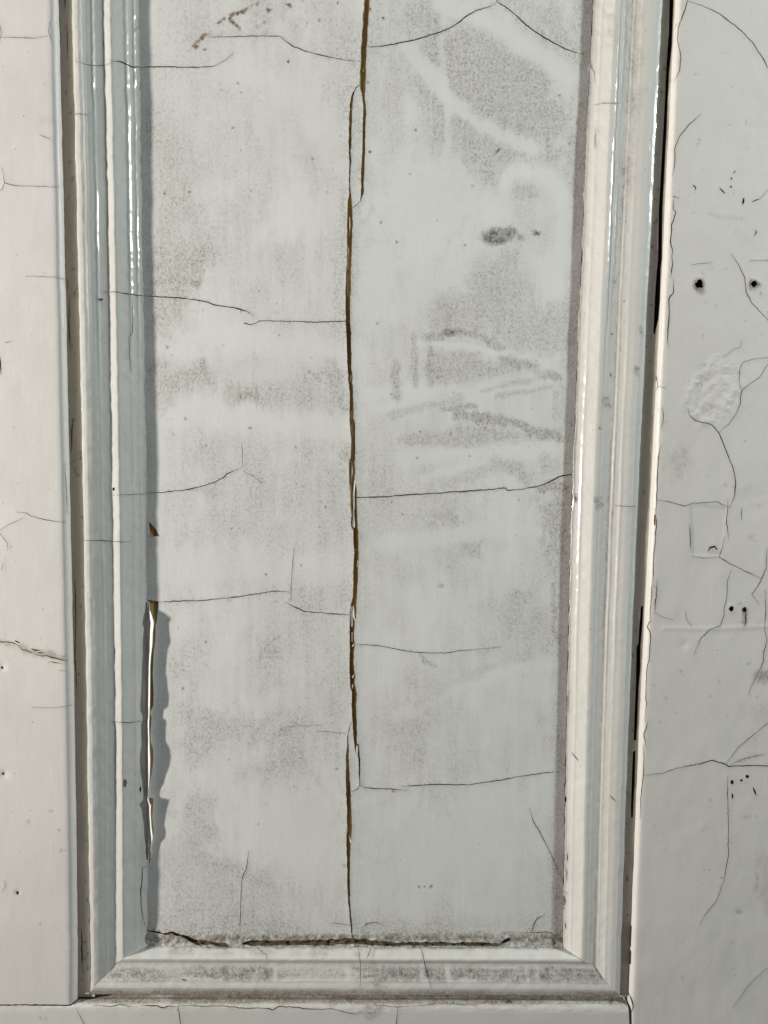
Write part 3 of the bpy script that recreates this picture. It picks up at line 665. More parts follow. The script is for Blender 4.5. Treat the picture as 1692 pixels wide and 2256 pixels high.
    so = Field(P, 3); so.v += .48 * np.clip(1 - np.abs(d - 1) / 12, 0, 1) * np.clip((fbm(P[:, 0], P[:, 1], 15, 71, 3) - .38) * 4, 0, 1) * (d > -30)
    so.spot(B((508, 1018))[0], 36, .50, 18); so.spot(B((470, 1015))[0], 17, .40, 13); so.spot(B((545, 1003))[0], 16, .45, 14); so.spot(B((500, 1040))[0], 14, .4, 8); so.spot(B((668, 1000))[0], 8, .75, 7); so.spot(B((655, 995))[0], 5, .5); so.spot(D((285, 335))[0], 20, .55, 9)
    for p in B((495, 648), (238, 950), (118, 750), (145, 560), (390, 800), (762, 408), (357, 1055), (65, 1040)): so.spot(p, 2.6, .8)
    for p in c('A', (1003, 548), (708, 832), (815, 825), (1025, 360), (1637, 955), (1387, 372), (1585, 355), (1590, 655), (1240, 265)): so.spot(p, 2.8, .85)
    for p in c('C', (1620, 298), (720, 398), (797, 706), (610, 800), (1075, 748)): so.spot(p, 3.2, .6)
    for p in c('H', (185, 523), (209, 521), (160, 525), (47, 115)) + c('G', (1447, 16), (1480, 432)) + c('E', (887, 572), (1292, 244), (1145, 285)): so.spot(p, 2.6, .8)
    r2 = np.random.default_rng(3)
    for _ in range(60):
        p = (330 + 420 * r2.random(), 20 + 1950 * r2.random()); so.spot(p, 1.2 + r2.random() * 1.2, .6)
    for _ in range(45): so.spot((860 + 350 * r2.random(), 700 + 500 * r2.random()), 1.0 + r2.random(), .6)
    so.stroke(c('B', (485, 665), (505, 640)), 3, .8)
    st = Field(P, 4)
    for x, y, r, a in ((840, 205, 10, .95), (850, 195, 6, .9), (880, 208, 7, .8), (868, 165, 8, .7), (1045, 52, 9, .9), (1000, 97, 7, .75), (1015, 110, 6, .6), (1100, 18, 10, .85), (1125, 35, 8, .7), (1155, 42, 8, .7), (1245, 18, 8, .9), (1300, 2, 8, .7), (1118, 110, 9, .5), (940, 100, 4, .8), (965, 90, 4, .8), (985, 80, 4, .7), (1020, 60, 6, .7), (905, 135, 4, .6), (890, 150, 4, .6), (1205, 168, 5, .8)):
        st.spot(c('A', (x, y))[0], r * .62, a, r * .5); so.spot(c('A', (x + 2, y + 2))[0], r * .35, a * .55, r * .3)
    for x, y in ((1375, 85), (1415, 45), (1420, 85), (1315, 155), (1320, 105), (1455, 15), (1650, 80), (1640, 10), (1590, 40), (1600, 185)): st.spot(c('A', (x, y))[0], 2.2, .95, 4.5)
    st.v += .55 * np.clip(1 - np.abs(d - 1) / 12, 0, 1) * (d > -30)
    st.spot(B((508, 1018))[0], 36, .5, 17)
    st.stroke(c('A', (830, 205), (850, 180), (880, 150)), 9, .75); st.stroke(c('A', (930, 108), (965, 88), (1010, 60), (1060, 40), (1105, 12)), 7, .75); st.stroke(c('A', (985, 85), (1005, 105), (1030, 125)), 6, .7); st.stroke(c('A', (1100, 20), (1140, 42), (1165, 44)), 8, .7); st.stroke(c('A', (1105, 118), (1120, 105), (1135, 98)), 7, .5); st.stroke(c('A', (1235, 5), (1250, 25)), 7, .7); st.stroke(c('A', (860, 165), (900, 150), (1000, 158)), 8, .25)
    st.poly(c('A', (980, 90), (1100, 20), (1320, -10), (1200, 120), (1040, 150)), .10, 30); st.poly(c('C', (830, 120), (865, 115), (860, 150), (835, 155)), .35, 8)
    st.v *= np.clip((fbm(P[:, 0], P[:, 1], 9, 66, 3) - .44) * 7, 0, 1)
    st.v += np.clip((P[:, 0] - xr - 17 + (fbm(P[:, 0], P[:, 1] * .3, 30, 44, 2) - .5) * 3) / 3, 0, 1) * .24 * (.4 + fbm(P[:, 0], P[:, 1], 40, 48, 2))  # brown tint painted into the moulding's shadow strip, over some dirt
    return dict(grime_shade=np.clip(f.v, 0, 1), stain_shade=np.clip(st.v, 0, 1), soot=np.clip(so.v, 0, 1))
def h_panel(Q):
    x, y = Q[:, 0], Q[:, 1]
    h = (fbm(x, y, 260, 3, 2) - .5) * 2.2 + (fbm(x, y, 60, 7, 2) - .5) * .5
    # the halves have cupped towards the split
    xc = np.interp(y, SPLIT[1], SPLIT[0]); h += 1.2 * np.exp(-np.abs(x - xc) / 45)
    d = 2068 - y; h += np.clip(1 - d / 16, 0, 1) * ((fbm(x, y, 11, 16, 3) - .40) * 6.5) * (d > -30)
    return h
SPLIT = (np.array([808, 804, 797, 779, 771, 771, 771, 771, 766, 764, 769, 774, 778, 778, 776, 788, 780, 772, 779, 781, 775, 767, 767, 768, 767, 770, 777, 778]), np.array([-420, 0, 150, 200, 240, 330, 420, 480, 600, 690, 820, 930, 985, 1040, 1130, 1190, 1300, 1400, 1520, 1580, 1615, 1625, 1680, 1800, 1880, 1980, 2055, 2400]))
ysP = span(TOP, 2086, -24, 2400, 3.0, 24); PP = grid(np.arange(285, 1320, 3.0), ysP)
xl = lambda y: E_L(y) + 122 * SC_L(y); xr_ = lambda y: E_R(y) - 146 * SC_R(y)
yy = np.linspace(TOP, 2090, 60)
domP = [(float(xl(v)), float(v)) for v in yy] + [(float(xr_(v)), float(v)) for v in yy[::-1]]
sheet('panel_board', PP, domP, PANEL, h_panel, 0, M_PANEL, grime_shade_panel, label=['left half of the split panel with paint lifting at its edge', 'right half of the split panel with wiped sooty smears'], split=SPLIT)
boards = [o for o in ROOT.children if o.name.startswith('panel_board')]

# slivers of paint still bridging the split
for pl in (mk(480, (316, -10), (326, -10), (330, 100), (326, 200), (318, 180), (320, 90)), mk(480, (303, 290), (320, 310), (314, 400), (308, 535), (302, 530)), mk(480, (300, 580), (309, 580), (308, 800), (298, 800)), mk(480, (328, 1590), (345, 1600), (335, 1670), (318, 1660)),
           mk(480, (338, 1960), (352, 1955), (352, 2060), (336, 2060)), mk(900, (343, 140), (355, 146), (357, 270), (348, 288), (336, 200)), mk(900, (336, 530), (353, 540), (357, 640), (350, 740), (338, 755), (340, 620)), mk(900, (375, 720), (386, 740), (372, 850), (377, 1000), (371, 1050), (379, 1200), (364, 1218), (350, 1190), (360, 1000), (355, 850)),
           mk(900, (382, 1420), (392, 1428), (390, 1462), (384, 1462)), mk(900, (404, 1538), (409, 1545), (400, 1590), (410, 1612), (392, 1596)), mk(900, (338, 2012), (366, 2000), (372, 2100), (386, 2160), (372, 2150), (356, 2110), (352, 2212), (338, 2216), (332, 2100)),
           mk(1300, (340, 430), (352, 430), (350, 520), (342, 520)), mk(1300, (350, 560), (372, 545), (362, 570), (345, 575)), mk(1300, (345, 880), (372, 855), (352, 895)), mk(1300, (344, 960), (358, 955), (356, 1000), (348, 1000)), mk(1680, (300, 672), (308, 675), (298, 715), (296, 700)), mk(1680, (310, 742), (320, 740), (342, 815), (332, 818)),
           mk(0, (455, 690), (463, 690), (463, 730), (455, 725)), mk(0, (330, 1100), (350, 1095), (345, 1115), (335, 1118))):
    pl = np.array(pl); n = len(pl); cx_, cy_ = pl.mean(0)
    A = W(pl[:, 0], pl[:, 1], np.full(n, -1.0) + np.abs(n1(np.arange(n), 2.5, 5)) * 2); B = A.copy(); B[:, 1] += 1.6
    make('paint_sliver', world(np.concatenate([A, B])), [list(range(n))[::-1], list(range(n, 2 * n))] + [[i, (i + 1) % n, n + (i + 1) % n, n + i] for i in range(n)], [M_FLAKE], None, boards[0], {k: np.zeros(2 * n) for k in ('grime_shade', 'stain_shade', 'soot')}, False)

# the strip of paint that has curled up off the foot of the left moulding
z6 = lambda *p: c((290, 1290), *p, s=Z61)
base = np.array(z6((222, 210), (220, 350), (217, 600), (213, 900), (207, 1200), (205, 1500), (203, 1700), (197, 1905), (200, 2155), (200, 2405), (205, 2705), (207, 2885), (213, 2985), (222, 3155), (232, 3405), (236, 3555), (235, 3705)))
tip = np.array(z6((226, 215), (240, 340), (260, 390), (298, 500), (282, 620), (275, 800), (255, 950), (245, 1100), (243, 1500), (238, 1700), (230, 1840), (230, 1905), (238, 2205), (245, 2355), (240, 2555), (225, 2755), (215, 2875), (220, 2915), (255, 2975), (250, 3055), (262, 3255), (282, 3405), (270, 3485), (250, 3585), (262, 3645), (240, 3705)))
shd = np.array(z6((300, 215), (372, 330), (460, 370), (530, 425), (575, 445), (530, 520), (545, 650), (565, 770), (520, 870), (510, 1000), (500, 1180), (525, 1260), (535, 1400), (555, 1500), (545, 1640), (470, 1690), (455, 1790), (515, 1840), (500, 1950), (495, 2060), (495, 2115), (560, 2215), (575, 2325), (545, 2465), (500, 2555), (460, 2685), (415, 2755), (395, 2835), (425, 2875), (565, 2900), (520, 3015), (500, 3105), (475, 3245), (500, 3325), (490, 3415), (420, 3485), (410, 3545), (370, 3655), (330, 3705)))
t = np.arange(base[0, 1], base[-1, 1], 2.0)
bx = np.interp(t, base[:, 1], base[:, 0]); tx = np.interp(t, tip[:, 1], tip[:, 0]) ; sx = np.interp(t, shd[:, 1], shd[:, 0])
ht = np.clip(.27 * (sx - tx), 1.0, 16)
rows = []
for q in np.linspace(0, 1, 6):
    # springs away from the wall first, then bends over the panel
    hx = bx + (tx + .6 - bx) * q; hh = 1.0 + (ht - 1.0) * q ** 1.12
    rows.append(W(hx, t, hh))
front = np.concatenate(rows); back = front.copy(); back[:, 0] += .7; back[:, 1] += .5
n = len(t); V_ = np.concatenate([front, back]); Fs = []
m6 = 6 * n
for j in range(5):
    for i in range(n - 1):
        a = j * n + i; Fs.append([a, a + n, a + n + 1, a + 1]); Fs.append([m6 + a, m6 + a + 1, m6 + a + n + 1, m6 + a + n])
for i in range(n - 1): a = 5 * n + i; Fs.append([a, m6 + a, m6 + a + 1, a + 1])
make('paint_flake', world(V_), Fs, [M_FLAKE], None, boards[0], {k: np.zeros(len(V_)) for k in ('grime_shade', 'stain_shade', 'soot')}, True, 'long strip of white paint curling up off the panel edge')

# ------------------------------------------------------------------ stiles
X_SR = curve([(0, 1484), (560, 1457), (1120, 1429.5), (1335, 1417.5), (1626, 1404.5), (1780, 1397), (1950, 1392), (2185, 1381)])
HST = 42.0
EDGE_O = np.array([0, 2.5, 5, 8, 12, 16, 20, 25, 30, 40]); EDGE_H = np.array([17, 24, 29, 33, 36.8, 39.3, 41, 41.8, 42, 42.0])
xSL = lambda y: E_L(y) - 24 * np.interp(y, [0, 1150, 1950], [1.0, 1.0, .88]) + wob(y, np.zeros(np.shape(y)), 12, 1.0)
def h_left(Q):
    d = (xSL(Q[:, 1]) - Q[:, 0]) / 1.05; h = np.interp(d, EDGE_O, EDGE_H)
    x, y = Q.T
    h += (fbm(x, y, 90, 21, 2) - .5) * 1.2 + (fbm(x, y * .5, 25, 23, 2) - .5) * .35
    for (px, py), r, a in ((c('G', (18, 38))[0], 9, -2.0), (c('G', (75, 545))[0], 6, -1.6), (c('E', (8, 685))[0], 9, -2.0), (c('C', (300, 270))[0], 5, .8)): h -= -a * np.exp(-((x - px) ** 2 + (y - py) ** 2) / r ** 2)
    return h
CRSL = [
    hair(c('A', (0, 160), (90, 163), (150, 163), (205, 155)), 1.2, 2), hair(c('A', (8, 720), (15, 750), (18, 785), (50, 795), (100, 800), (250, 803)), 1.3), hair(c('A', (18, 785), (10, 815), (-10, 822)), 1.3),
    hair(c('A', (-4, 100), (4, 140), (-4, 190)), 1.6), hair(c('A', (215, 90), (208, 130), (222, 180)), .9, 1.5), hair(c('A', (170, 580), (190, 588), (215, 598)), 1.2), 
    hair(c('E', (70, 15), (115, 20), (130, 32), (190, 48), (283, 60)), 1.4), hair(c('E', (0, 95), (30, 72), (100, 42)), .9), hair(c('E', (0, 110), (30, 150), (32, 180)), 1.0), hair(c('E', (5, 265), (12, 240)), 1.0),
    hair(c('E', (-20, 565), (0, 572), (50, 580), (85, 592)), 3.2, kind='wood', rough=1.8), hair(c('E', (80, 590), (100, 608), (150, 626)), 1.8, kind='wood', rough=1.5), hair(c('E', (150, 628), (200, 635), (250, 650), (292, 655)), 2.8, kind='wood', rough=1.8), hair(c('E', (62, 568), (88, 580)), 3, kind='wood', rough=1.5), hair(c('E', (133, 604), (150, 612), (178, 610)), 3.4, kind='wood', rough=1.8), hair(c('E', (160, 622), (190, 618)), 2.2, kind='wood', rough=1.5), hair(c('E', (205, 662), (235, 664), (268, 668)), 3.2, kind='wood', rough=1.8), hair(c('E', (255, 695), (285, 702)), 1.0),
    hair(c('E', (140, 855), (230, 858), (310, 845)), .8, 1.5), hair(c('C', (110, 95), (230, 98), (275, 107)), .8, 1.5), hair(c('C', (280, 900), (285, 1000), (290, 1113)), 1.3), hair(c('C', (0, 440), (2, 520)), 2.5),
    hair(c('C', (20, 380), (45, 376)), 1.2, 1.5), blob(*c('E', (10, 685))[0], 2.6, 3, 2, 'crack'), blob(*c('G', (14, 36))[0], 3, 3, 2, 'crack'), blob(*c('G', (76, 548))[0], 3.5, 4, 2, 'crack'),
    hair(c('G', (10, 540), (25, 520), (20, 495)), .8, 1.2),
]
def grime_left(Q):
    f = Field(Q, 5); x, y = Q.T; d = xSL(y) - x
    f.v += np.clip(1 - d / 9, 0, 1) * .7 + .06 * fbm(x, y, 70, 33)
    f.poly(c('E', (0, 560), (100, 585), (292, 640), (292, 665), (100, 625), (0, 590)), .18, 8)
    f.spot(c('A', (205, 520))[0], 18, .22, 14); f.stroke(c('G', (340, 0), (345, 560)), 4, .4)
    for p in c('G', (220, 197), (262, 364), (122, 245), (252, 280)): f.spot(p, 3.5, .7)
    st = Field(Q, 3); st.poly(c('E', (0, 565), (100, 590), (292, 645), (292, 660), (100, 615), (0, 585)), .35, 5); st.stroke([(158, 0), (160, 2000)], 1.0, .0)
    return dict(grime_shade=np.clip(f.v, 0, 1), stain_shade=st.v, soot=np.zeros(len(Q)))
yy = np.concatenate([np.arange(TOP, 2186, 6.0), [2190.0]])
domL = [(LEFT, TOP)] + [(float(xSL(v)), float(v)) for v in yy] + [(177, 2196), (156, 2213.0)] + [(float(v), 2213.0 + 1.1 * float(n1(np.array([v]), 9, 17)[0]) + 1.3 * float(n1(np.array([v]), 40, 18)[0])) for v in np.arange(150, -30, -4.0)] + [(LEFT, 2212)]
Psl = np.concatenate([grid(span(LEFT, 108, -24, 400, 4.0, 24), span(TOP, 2214, -24, 2400, 4.0, 24)), np.stack([a.ravel() for a in np.meshgrid(np.arange(1.5, 64, 3.0), np.arange(-24, 2214, 4.0))], 1)])
k = len(Psl) - len(np.arange(1.5, 64, 3.0)) * len(np.arange(-24, 2214, 4.0)); Psl[k:, 0] = xSL(Psl[k:, 1]) - Psl[k:, 0]
sheet('stile', Psl, domL, CRSL, h_left, 0, M_STILE, grime_left, label='left upright of the door, smooth warm white paint')

def h_right(Q):
    x, y = Q.T; d = (x - X_SR(y) - wob(y, np.zeros(len(y)), 14, .7)) / np.interp(y, [0, 1150, 1950], [.95, .95, .85])
    h = np.interp(d, EDGE_O * .95, EDGE_H)
    h += (fbm(x, y, 90, 41, 2) - .5) * 2.4 + (fbm(x, y * .6, 28, 43, 2) - .5) * 1.1 * np.clip(d / 40, 0, 1)
    # lumpy filler
    px, py = c('D', (1425, 590))[0]; m = np.clip(1.25 - np.hypot((x - px + .25 * (y - py)) / 56, (y - py) / 72), 0, .3) / .3
    h += m * ((fbm(x, y, 17, 51, 3) - .5) * 5.5 + .9)
    # squared patch and a brushed ridge
    a = c('F', (1325, -20), (1480, 0), (1455, 205), (1335, 200)); i = box(Q, a, 10)
    if len(i):
        q = Q[i]; dd = segdist(q, a + [a[0]]); s = np.where(inside(q, a), dd, -dd); h[i] += -1.5 * np.clip(s / 4 + .5, 0, 1)
    i = box(Q, [(1460, 1378), (1692, 1384)], 12); h[i] += 1.4 * np.exp(-(segdist(Q[i], [(1462, 1384), (1560, 1386), (1692, 1380)]) / 4) ** 2)
    r = np.clip(fbm(x, y, 120, 61, 2) - .42, 0, 1) * np.clip((x - 1560) / 80, 0, 1); h += r * (fbm(x, y, 30, 63, 3) - .5) * 8
    for (px, py), r, a in ((c('F', (1300, 585))[0], 8, -2.2), (c('F', (1575, 118))[0], 7, .9), (c('B', (1600, 1000))[0], 8, -1), (c('H', (1375, 265))[0], 9, .9), (c('H', (1535, 632))[0], 8, -1.2)): h += a * np.exp(-((x - px) ** 2 + (y - py) ** 2) / r ** 2)
    for p, r in ((c('D', (1365, 128))[0], 11), (c('D', (1600, 128))[0], 10), (c('F', (1503, 432))[0], 8)): h += .9 * np.exp(-((np.hypot(x - p[0], y - p[1]) - r) / 3) ** 2)
    return h
z8 = lambda *p: c((1360, 1300), *p, s=645 / 140)
CRSR = [
    hair(c('B', (1315, -40), (1312, 0), (1300, 50), (1275, 110), (1270, 170), (1285, 240), (1280, 300), (1255, 350)), 2.0), hair(c('B', (1312, 5), (1380, 25), (1450, 60), (1530, 120), (1590, 180), (1630, 240), (1700, 360)), 2.1),
    hair(c('B', (1370, 490), (1320, 535), (1275, 590), (1258, 640), (1260, 690), (1247, 760)), 1.7), hair(c('B', (1255, 840), (1250, 900), (1262, 910), (1245, 970), (1240, 1040), (1250, 1080), (1245, 1113)), 2.3), hair(c('B', (1248, 845), (1278, 850)), 1.2),
    hair(c('D', (1245, 0), (1250, 40), (1240, 100)), 2.2), hair(c('D', (1253, 105), (1252, 165), (1232, 190), (1235, 250), (1228, 350), (1230, 400)), 2.3), hair(c('D', (1205, 655), (1210, 700), (1200, 750)), 1.6), hair(c('D', (1195, 820), (1185, 900), (1180, 1050), (1178, 1113)), 2.2),
    hair(c('D', (1165, 460), (1180, 520), (1185, 570), (1165, 605)), 1.5), hair(c('D', (1185, 568), (1220, 575)), .9),
    hair(c('D', (1500, 0), (1530, 40), (1560, 100), (1565, 160), (1590, 210), (1700, 330)), 1.6), hair(c('D', (1470, 440), (1510, 410), (1540, 400), (1545, 370)), .9), hair(c('D', (1700, 440), (1659, 445), (1600, 450), (1550, 465), (1535, 500), (1535, 560), (1545, 585)), 1.1), hair(c('D', (1690, 430), (1659, 470), (1620, 530), (1545, 585), (1540, 640), (1520, 690), (1490, 730), (1450, 765)), 1.4),
    hair(c('D', (1315, 660), (1320, 690), (1350, 715), (1400, 728), (1420, 735), (1450, 770), (1480, 850), (1510, 920), (1520, 970), (1515, 1040), (1495, 1085)), 2.1), hair(c('D', (1180, 1055), (1230, 1065), (1300, 1083), (1330, 1070), (1440, 1066), (1470, 1080), (1495, 1085)), 1.4), hair(c('D', (1330, 44), (1420, 36)), .9, 1.5), hair(c('D', (1580, 28), (1690, 26)), .8, 1.5),
    hair(c('F', (1487, -40), (1480, 60), (1490, 130)), 1.9), hair(c('F', (1470, 125), (1460, 180), (1450, 210), (1500, 240), (1560, 270), (1630, 300)), 1.6), hair(c('F', (1500, 265), (1485, 310), (1480, 390), (1470, 430), (1470, 460), (1455, 505), (1410, 520), (1370, 560), (1340, 630)), 1.5),
    hair(c('F', (1655, 170), (1650, 260), (1620, 330), (1590, 370), (1620, 410)), 1.5), hair(c('F', (1645, 350), (1650, 430), (1645, 520), (1655, 570), (1640, 620), (1640, 660), (1610, 720), (1590, 760), (1575, 800)), 1.5),
    hair(c('F', (1322, 70), (1326, 180)), 2.0), hair(c('F', (1335, 205), (1380, 215), (1450, 208)), 1.3), hair(c('F', (1545, 0), (1545, 50)), 1.6), hair(c('F', (1400, 185), (1410, 168), (1430, 165), (1442, 180)), 4, 3), hair(c('F', (1305, 440), (1310, 480), (1330, 505)), .9),
    hair(c('F', (1290, 1113), (1360, 1100), (1420, 1083), (1470, 1098), (1490, 1108), (1600, 1105), (1700, 1112)), 2.7), hair(c('F', (1480, 1098), (1530, 1030), (1600, 970), (1700, 890)), 1.2), hair(c('F', (1500, 1100), (1560, 1075), (1640, 1055)), 1.6),
    hair(c('H', (1122, 45), (1200, 35), (1280, 10), (1330, -4)), 1.4), hair(c('H', (1485, 50), (1485, 150), (1490, 280), (1488, 390), (1475, 470), (1440, 580), (1390, 640), (1365, 685)), 1.5), hair(c('H', (1659, 870), (1580, 940), (1510, 1040)), .7, 1.2),
    hair(z8((400, -100), (400, 0), (385, 150), (380, 230)), 2.0), hair(z8((380, 230), (460, 270), (560, 300)), 1.0), hair(z8((350, -120), (345, 80), (332, 280), (342, 310), (305, 370), (335, 430), (340, 480), (332, 540), (328, 650), (320, 720), (305, 760), (293, 950), (288, 1130), (298, 1150), (285, 1270), (278, 1310)), 1.8),
    hair(z8((280, 1320), (305, 1340), (295, 1400), (270, 1460), (275, 1500), (290, 1590)), 2.0), hair(z8((260, 1570), (268, 1700), (270, 1780), (265, 1870), (250, 1990), (240, 2100), (238, 2260), (230, 2320)), 1.8),
    hair(c('F', (1172, 0), (1180, 60), (1175, 130), (1168, 200), (1165, 330)), 2.2), Crack(c('F', (1170, 20), (1180, 40), (1176, 75), (1168, 70)), 3, 'wood', 0), hair(c('F', (1165, 330), (1180, 350), (1172, 440)), 1.5),
    Crack(c('H', (1060, 690), (1074, 690), (1070, 780), (1062, 780)), 6, 'dark', 0), Crack(c('H', (1062, 790), (1072, 800), (1070, 855), (1063, 855)), 6, 'dark', 0),
    hair(c('H', (1060, 980), (1070, 1000), (1080, 1040), (1072, 1062)), 3.0), hair(c('H', (1048, 1000), (1055, 1040), (1065, 1060), (1070, 1062)), 3.0),
    blob(*c('D', (1365, 128))[0], 9.5, 9.5, 12), blob(*c('D', (1600, 128))[0], 7, 7, 12), blob(*c('F', (1503, 432))[0], 5.5, 6.5, 10), blob(*c('F', (1557, 436))[0], 5, 6, 6, 'crack'), blob(*c('H', (1505, 72))[0], 4, 4.5, 6, 'crack'), blob(*c('H', (1570, 48))[0], 4, 4, 6), blob(*c('H', (1545, 65))[0], 3.5, 3, 4, 'crack'), blob(*c('D', (1154, 622))[0], 5, 7, 4, 'crack'),
    hair(c('F', (1562, 445), (1565, 480), (1558, 505)), 3), hair(c('B', (1335, 795), (1350, 805), (1345, 818)), 4, rough=1), hair(c('B', (1450, 808), (1475, 832)), 3), hair(c('B', (1520, 735), (1510, 745)), 2), blob(*c('B', (1502, 768))[0], 2, 2, 3, 'crack'), blob(*c('B', (1500, 803))[0], 2, 2, 3, 'crack'), hair(c('B', (1555, 850), (1550, 880)), 4), hair(c('B', (1590, 868), (1620, 855)), 2), hair(c('B', (1659, 815), (1620, 860)), 1),
    hair(c('B', (1600, 1015), (1612, 995), (1605, 990)), 2), hair(c('H', (1505, 120), (1508, 145)), 4), hair(c('H', (1595, 95), (1608, 130)), 4), 
]
def grime_right(Q):
    f = Field(Q, 5); x, y = Q.T; d = x - X_SR(y)
    f.v += np.clip(1 - d / 5, 0, 1) * .4 + .07 * fbm(x, y, 70, 37)
    f.poly(c('D', (1240, 860), (1310, 820), (1320, 900), (1260, 980), (1230, 960)), .4, 14); f.spot(c('D', (1405, 60))[0], 9, .3, 12); f.spot(c('F', (1577, 118))[0], 8, .45, 6)
    f.stroke(c('B', (1410, 920), (1480, 940), (1550, 935)), 10, .28); f.spot(c('H', (1563, 222))[0], 9, .55, 6); f.poly(c('H', (1620, 390), (1690, 380), (1690, 660), (1650, 640)), .35, 12); f.stroke(c('H', (1610, 470), (1608, 530)), 8, .5)
    f.poly(c('F', (1600, 720), (1690, 690), (1690, 745), (1610, 740)), .6, 8); f.stroke(c('F', (1520, 1085), (1640, 1060)), 8, .4); f.poly(c('F', (1560, 860), (1690, 820), (1690, 940), (1600, 900)), .22, 12)
    f.spot(c('D', (1390, 530))[0], 18, .35, 10); f.spot(c('D', (1400, 660))[0], 22, .35, 12); f.spot(c('D', (1365, 560))[0], 8, .5)
    f.spot(c('F', (1420, 180))[0], 14, .3)
    r2 = np.random.default_rng(12)
    for _ in range(70): f.spot((1440 + 260 * r2.random(), 40 + 2150 * r2.random()), 2 + 3 * r2.random() ** 2, .35 + .4 * r2.random(), 2 + 4 * r2.random() ** 2)
    so = Field(Q, 2); so.spot(c('D', (1365, 128))[0], 13, .55); so.spot(c('D', (1600, 128))[0], 10, .5); so.spot(c('H', (1538, 630))[0], 6, .3)
    st = Field(Q, 3); st.spot(c('D', (1368, 140))[0], 13, .5, 16); st.spot(c('D', (1600, 136))[0], 10, .4, 12); st.spot(c('F', (1560, 460))[0], 5, .6, 20); st.poly(c('F', (1610, 710), (1690, 690), (1690, 735), (1620, 735)), .3, 6)
    return dict(grime_shade=np.clip(f.v, 0, 1), stain_shade=st.v, soot=so.v)
yy = np.concatenate([np.arange(TOP, 2186, 8.0), [2190.0]])
domR = [(float(X_SR(v)), float(v)) for v in yy] + [(1382, 2205), (1387, 2225), (1388, 2256), (1398, BOT), (RIGHT, BOT), (RIGHT, TOP)]
Psr = np.concatenate([grid(span(1440, RIGHT, 1440, 1716, 4.0, 24), span(TOP, BOT, -24, 2280, 4.0, 24)), np.stack([a.ravel() for a in np.meshgrid(np.arange(1.2, 56, 3.0), np.arange(-24, 2280, 4.0))], 1)])
nn = len(np.arange(1.2, 56, 3.0)) * len(np.arange(-24, 2280, 4.0)); k = len(Psr) - nn
Psr[k:, 0] = X_SR(Psr[k:, 1]) + Psr[k:, 0]
Psr = np.concatenate([Psr, grid(np.arange(1500, 1640, 2.0), np.arange(780, 945, 2.0))])   # finer over the lumpy filler
sheet('stile', Psr, domR, CRSR, h_right, 0, M_STILE, grime_right, label='right upright of the door with nail holes, filler and many cracks')

# ------------------------------------------------------------------ bottom rail
yRE = lambda x: E_B(x) + 3 + wob(x, np.zeros(np.shape(x)), 16, .8)
def h_rail(Q):
    x, y = Q.T; d = y - E_B(x)
    h = np.interp(d, [0, 4, 12, 20, 25, 30, 38, 50], [12, 15, 27, 36, 38.5, 40.2, 41, 41])
    return h + (fbm(x, y, 90, 71, 2) - .5) * 1.2 + (fbm(x * .5, y, 25, 73, 2) - .5) * .4 + np.where(d < 34, (fbm(x, y, 22, 75, 3) - .5) * 2.0, 0)
CRB = [
    hair(c((150, 2056), (310, 878), (400, 885), (490, 897), (560, 890), (620, 875), (700, 875), (730, 890), (850, 890), s=Z55), 2.2, rough=1.0), hair(c((150, 2056), (880, 880), (1080, 878), (1120, 895), (1180, 905), (1230, 888), (1340, 895), s=Z55), 3.4, rough=1.0),
    hair(c('G', (768, 1025), (768, 1060), (775, 1113), (782, 1160)), 1.6), hair(c('G', (325, 1035), (340, 1070), (362, 1113), (380, 1150)), 1.2),
    hair(c('G', (770, 1033), (900, 1036), (960, 1034), (1060, 1045), (1150, 1044), (1175, 1052), (1200, 1036), (1280, 1042), (1340, 1050), (1430, 1048), (1500, 1065), (1535, 1070), (1560, 1055)), 2.0, rough=1.1),
    hair(c('H', (-40, 1030), (60, 1040), (120, 1038)), 1.8), hair(c('H', (67, 1042), (62, 1113), (60, 1160)), 1.6), hair(c('H', (120, 1038), (240, 1026), (395, 1028), (405, 1040)), 1.2), hair(c('G', (1580, 1060), (1600, 1072)), 1.2),
]
def grime_rail(Q):
    f = Field(Q, 3); x, y = Q.T; d = y - E_B(x)
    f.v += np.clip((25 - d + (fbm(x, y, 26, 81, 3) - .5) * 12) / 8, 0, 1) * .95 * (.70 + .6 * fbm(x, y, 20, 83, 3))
    f.v *= 1 - .75 * np.exp(-((d - 5) / 3.2) ** 2) * (fbm(x * .25, y, 18, 85, 2) > .47)
    f.v += .06 * fbm(x, y, 70, 87); f.stroke([(795, 2225), (815, 2245), (840, 2220), (800, 2215)], 14, .5); f.poly([(800, 2215), (845, 2212), (820, 2250), (808, 2240)], .5, 6)
    for p in c('G', (175, 1085), (200, 1092)): f.spot(p, 4, .6)
    f.spot((1365, 2205), 14, .5)
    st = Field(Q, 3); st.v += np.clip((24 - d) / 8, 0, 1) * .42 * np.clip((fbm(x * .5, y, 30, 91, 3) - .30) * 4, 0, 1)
    so = Field(Q, 2); so.spot(c('H', (545, 1012))[0], 5, .8); so.spot(c('H', (985, 1018))[0], 5, .8); so.spot(c('G', (1505, 1015))[0], 5, .6)
    return dict(grime_shade=np.clip(f.v, 0, 1), stain_shade=st.v, soot=so.v)
xx = np.arange(190, 1366, 8.0)
domB = [(LEFT, 2214.5)] + [(float(v), 2215.6 + 1.2 * float(n1(np.array([v]), 8, 27)[0]) + 1.3 * float(n1(np.array([v]), 40, 18)[0])) for v in np.arange(-26, 154, 4.0)] + [(156, 2216)] + [(178, 2198)] + [(float(v), float(yRE(v) - 2.5)) for v in xx] + [(1372, 2192), (1381, 2206), (1385.5, 2226), (1386.5, 2256), (1396, BOT), (LEFT, BOT)]
